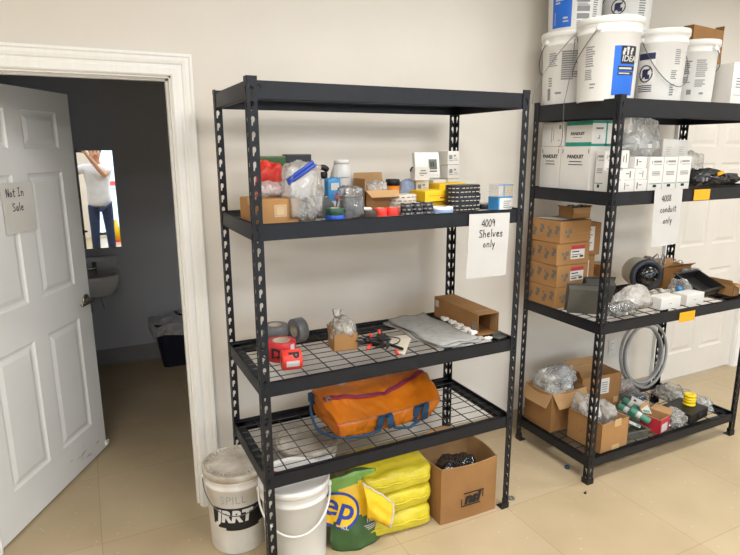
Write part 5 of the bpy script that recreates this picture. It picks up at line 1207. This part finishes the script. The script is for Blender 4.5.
for s in (-1, 1): lathe(bm, [(0, 0), (.016, 0), (.013, .03), (.018, .035), (.018, .045), (0, .048)], 14, T(s*.062, -.055, .215))
part('faucet', bm, M['chrome'], t, True)
bm = BM(); tube(bm, curve_pts([(0, -.2, .08), (0, -.2, -.06), (0, -.16, -.12), (0, -.08, -.11), (0, -.08, -.05), (0, 0, -.05)], 5), .016, 10); part('drain_trap', bm, M['chrome'], t, True)
bm = BM(); tube(bm, curve_pts([(.1, -.002, -.12), (.1, -.04, -.12), (.08, -.06, 0), (.07, -.055, .2)], 5), .004, 8); part('supply_line', bm, M['alu'], t, True)
t = thing('trash_bin', 'dark blue waste bin with loose liner in the bathroom', 'bin', (.08, BY-.19, 0)); bm = BM(); n = 28
def rr_(w, d, z, p=.35): return [bm.verts.new((w/2*math.copysign(abs(math.cos(2*PI*i/n))**p, math.cos(2*PI*i/n)), d/2*math.copysign(abs(math.sin(2*PI*i/n))**p, math.sin(2*PI*i/n)), z)) for i in range(n)]
rs = [rr_(.30, .2, 0), rr_(.40, .28, .36), rr_(.415, .295, .365), rr_(.415, .295, .38), rr_(.39, .27, .38), rr_(.29, .19, .02)]
for a, b_ in zip(rs, rs[1:]):
    for i in range(n): bm.faces.new((a[i], a[(i+1) % n], b_[(i+1) % n], b_[i]))
bm.faces.new(rs[0][::-1]); bm.faces.new(rs[-1]); part('bin_body', bm, M['binbody'], t)
bm = BM(); g = []
for j, (w_, d_, z) in enumerate(((.44, .32, .28), (.455, .33, .33), (.45, .325, .385), (.41, .29, .40), (.33, .22, .39), (.2, .14, .41), (.06, .05, .42))):
    row = rr_(w_, d_, z, .5)
    for v in row: v.co += Vector((noise.noise(v.co*14)*.03, noise.noise(v.co*14+Vector((5, 0, 0)))*.03, noise.noise(v.co*11+Vector((0, 7, 0)))*(.035 if j != 2 else .012)))
    g.append(row)
for a, b_ in zip(g, g[1:]):
    for i in range(n): bm.faces.new((a[i], a[(i+1) % n], b_[(i+1) % n], b_[i]))
part('liner', bm, F['bin'], t)

# ------------------------------------------------------------------ photographer, seen only in the bathroom mirror
def skin_mesh(name, V, E_, Rr, m, parent, lev=1):
    me = bpy.data.meshes.new(name); me.from_pydata([Vector(v) for v in V], E_, []); me.materials.append(m)
    o = bpy.data.objects.new(name, me); C.objects.link(o)
    if parent: o.parent = parent
    s = o.modifiers.new('skin', 'SKIN'); s.use_smooth_shade = True
    for v, r in zip(me.skin_vertices[0].data, Rr): v.radius = r if isinstance(r, tuple) else (r, r)
    me.skin_vertices[0].data[0].use_root = True
    u = o.modifiers.new('sub', 'SUBSURF'); u.levels = u.render_levels = lev
    return o
def person():
    base_ = Vector((-.30, -2.47, 0)); t = thing('person', 'person in white t-shirt and blue jeans holding up a phone to take the picture', 'person', base_)
    L = lambda p: Vector(p)-base_
    pc = CAM-fw*.035; hr = L(pc+rt*.088-up*.01-fw*.01); hl = L(pc-rt*.088-up*.01-fw*.01)
    sh_r, sh_l = Vector((.19, .02, 1.48)), Vector((-.19, .05, 1.48)); er, el = Vector((.10, .19, 1.36)), Vector((-.43, .16, 1.38))
    V, E_, Rr = [], [], []
    def chain(pts, rs, root=None):
        k = root
        for p, r in zip(pts, rs):
            V.append(p); Rr.append(r); i = len(V)-1
            if k is not None: E_.append((k, i))
            k = i
        return k
    pel = chain([(0, 0, .95)], [(.15, .11)]); ch = chain([(0, 0, 1.12), (0, .0, 1.30), (0, .01, 1.46)], [(.14, .1), (.16, .11), (.12, .09)], pel)
    hd = chain([(0, .02, 1.56), (0, .03, 1.64), (0, .045, 1.74), (0, .04, 1.82)], [.055, .065, (.08, .095), (.06, .07)], ch)
    chain([(0, .125, 1.70), (0, .145, 1.69)], [.018, .012], hd-1)
    for s in (-1, 1): chain([(s*.085, .04, 1.72)], [.016], hd-1)
    for s, sh, e, h in ((1, sh_r, er, hr), (-1, sh_l, el, hl)):
        w = h+(e-h).normalized()*.07
        k = chain([sh, sh.lerp(e, .5), e, e.lerp(w, .5), w, h.lerp(w, .3)], [.058, .05, .042, .038, .027, .03], ch)
        across = Vector(rt)*(-s)   # fingers close around the phone's back and edge
        for j in range(4):
            o = h+Vector(up)*(.028-.018*j)+Vector(fw)*.012; ln = (.036, .042, .04, .03)[j]
            chain([o, o+across*ln*.5+Vector(fw)*.012, o+across*ln+Vector(fw)*.004], [.009, .0085, .0075], k)
        o = h-Vector(fw)*.012; chain([o+Vector(up)*.012, o+across*.03+Vector(up)*.018-Vector(fw)*.002], [.011, .009], k)
    for s in (-1, 1): chain([(s*.10, 0, .86), (s*.11, .01, .50), (s*.12, -.01, .27), (s*.12, -.02, .08), (s*.125, .06, .04), (s*.13, .14, .035)], [.085, .058, .053, .038, .038, .03], pel)
    skin_mesh('body', V, E_, Rr, M['skin'], t)
    V, E_, Rr = [], [], []
    pel = chain([(0, 0, .80)], [(.20, .16)]); ch = chain([(0, 0, .95), (0, 0, 1.12), (0, 0, 1.30), (0, .01, 1.45), (0, .015, 1.52)], [(.2, .16), (.19, .15), (.195, .145), (.16, .12), (.08, .08)], pel)
    for sh, e in ((sh_r, er), (sh_l, el)): chain([sh, sh.lerp(e, .45), sh.lerp(e, .72)], [.08, .07, .07], ch-1)
    skin_mesh('shirt', V, E_, Rr, M['shirt'], t)
    V, E_, Rr = [], [], []
    pel = chain([(0, 0, .96)], [(.165, .125)])
    for s in (-1, 1): chain([(s*.1, 0, .84), (s*.11, .01, .50), (s*.12, -.01, .27), (s*.12, -.015, .07)], [.105, .078, .07, .062], pel)
    skin_mesh('jeans', V, E_, Rr, M['jeans'], t)
    bm = BM(); r = bmesh.ops.create_uvsphere(bm, u_segments=20, v_segments=12, radius=1)
    for v in r['verts']:
        d = v.co.copy(); v.co = Vector((d.x*.096, d.y*.112, d.z*.12))*(1+.05*noise.noise(d*5))+Vector((0, .03, 1.77))
    bmesh.ops.delete(bm, geom=[v for v in bm.verts if v.co.y > .09 and v.co.z < 1.80 or v.co.z < 1.70], context='VERTS'); part('hair', bm, M['hair'], t, True)
    bm = BM()
    for s in (-1, 1): box(bm, (s*.032-.012, .128, 1.735), (s*.032+.012, .136, 1.745), 0, None, .003)
    part('eye', bm, M['ink'], t); bm = BM(); box(bm, (-.025, .115, 1.655), (.025, .124, 1.662), 0, None, .002); part('mouth', bm, M['redbag'], t)
    for s in (-1, 1):
        bm = BM(); blob(bm, (.105, .29, .09), 2, 3, .03, 1, pw=.6, crease=0, X=T(s*.125, .06, 0)); part('shoe', bm, M['shoe'], t, True)
    ph = thing('phone', 'dark phone held up by the person taking the picture', 'phone', pc); ph.rotation_euler = CR.to_euler()
    bm = BM(); box(bm, (-.075, -.036, -.004), (.075, .036, .004), 0, None, .003); part('phone_body', bm, M['foot'], ph); bm = BM(); box(bm, (-.07, -.032, .0038), (.07, .032, .0046)); part('screen', bm, M['dome'], ph)
person()
# things low in the room behind the photographer that the mirror catches
t = thing('caution_cone', 'yellow and red cone on the floor by the window, seen in the mirror', 'cone', (-.02, -4.3, 0)); bm = BM(); box(bm, (-.15, -.15, 0), (.15, .15, .03), 0, None, .005); part('cone_base', bm, M['redor'], t); bm = BM(); lathe(bm, [(0, .03), (.11, .03), (.03, .42), (0, .42)], 24); part('cone', bm, M['yelplas'], t, True)

# ------------------------------------------------------------------ outdoors beyond the window
bm = BM(); box(bm, (-20, -40, -.15), (25, YF-.1, -.03)); struct('ground_outside', bm, M['concrete'])
t = thing('far_building', 'pale building across the pavement with a red band, seen in the mirror', 'building', (2, -22, 0)); bm = BM(); box(bm, (-14, -3, 0), (14, 0, 4.2)); box(bm, (-14.2, -3, 4.2), (14.2, .2, 4.5)); part('facade', bm, M['facade'], t); bm = BM(); box(bm, (-14, .0, .15), (14, .05, .35)); part('red_band', bm, M['redbag'], t)

# ------------------------------------------------------------------ light
for x, y, w in ((-1.3, -1.5, .5), (1.0, -.8, .62), (3.5, -.8, .6), (-1.3, -3.2, .5), (1.0, -2.9, 1.0), (3.5, -3.0, .6)):
    troffer(x, y, 62*w, 'ceiling light panel, %s row, %s' % ('front' if y > -2 else 'rear', 'left' if x < 0 else 'centre' if x < 3 else 'right'))
w = bpy.data.worlds.new('sky'); scene.world = w; w.use_nodes = True
bg = w.node_tree.nodes['Background']; bg.inputs['Color'].default_value = (.66, .83, 1, 1); bg.inputs['Strength'].default_value = 5.5
vs = scene.view_settings; scene.view_settings.view_transform = 'Standard'; vs.look = 'None'; vs.gamma = 1; vs.use_curve_mapping = False; vs.exposure = -0.06
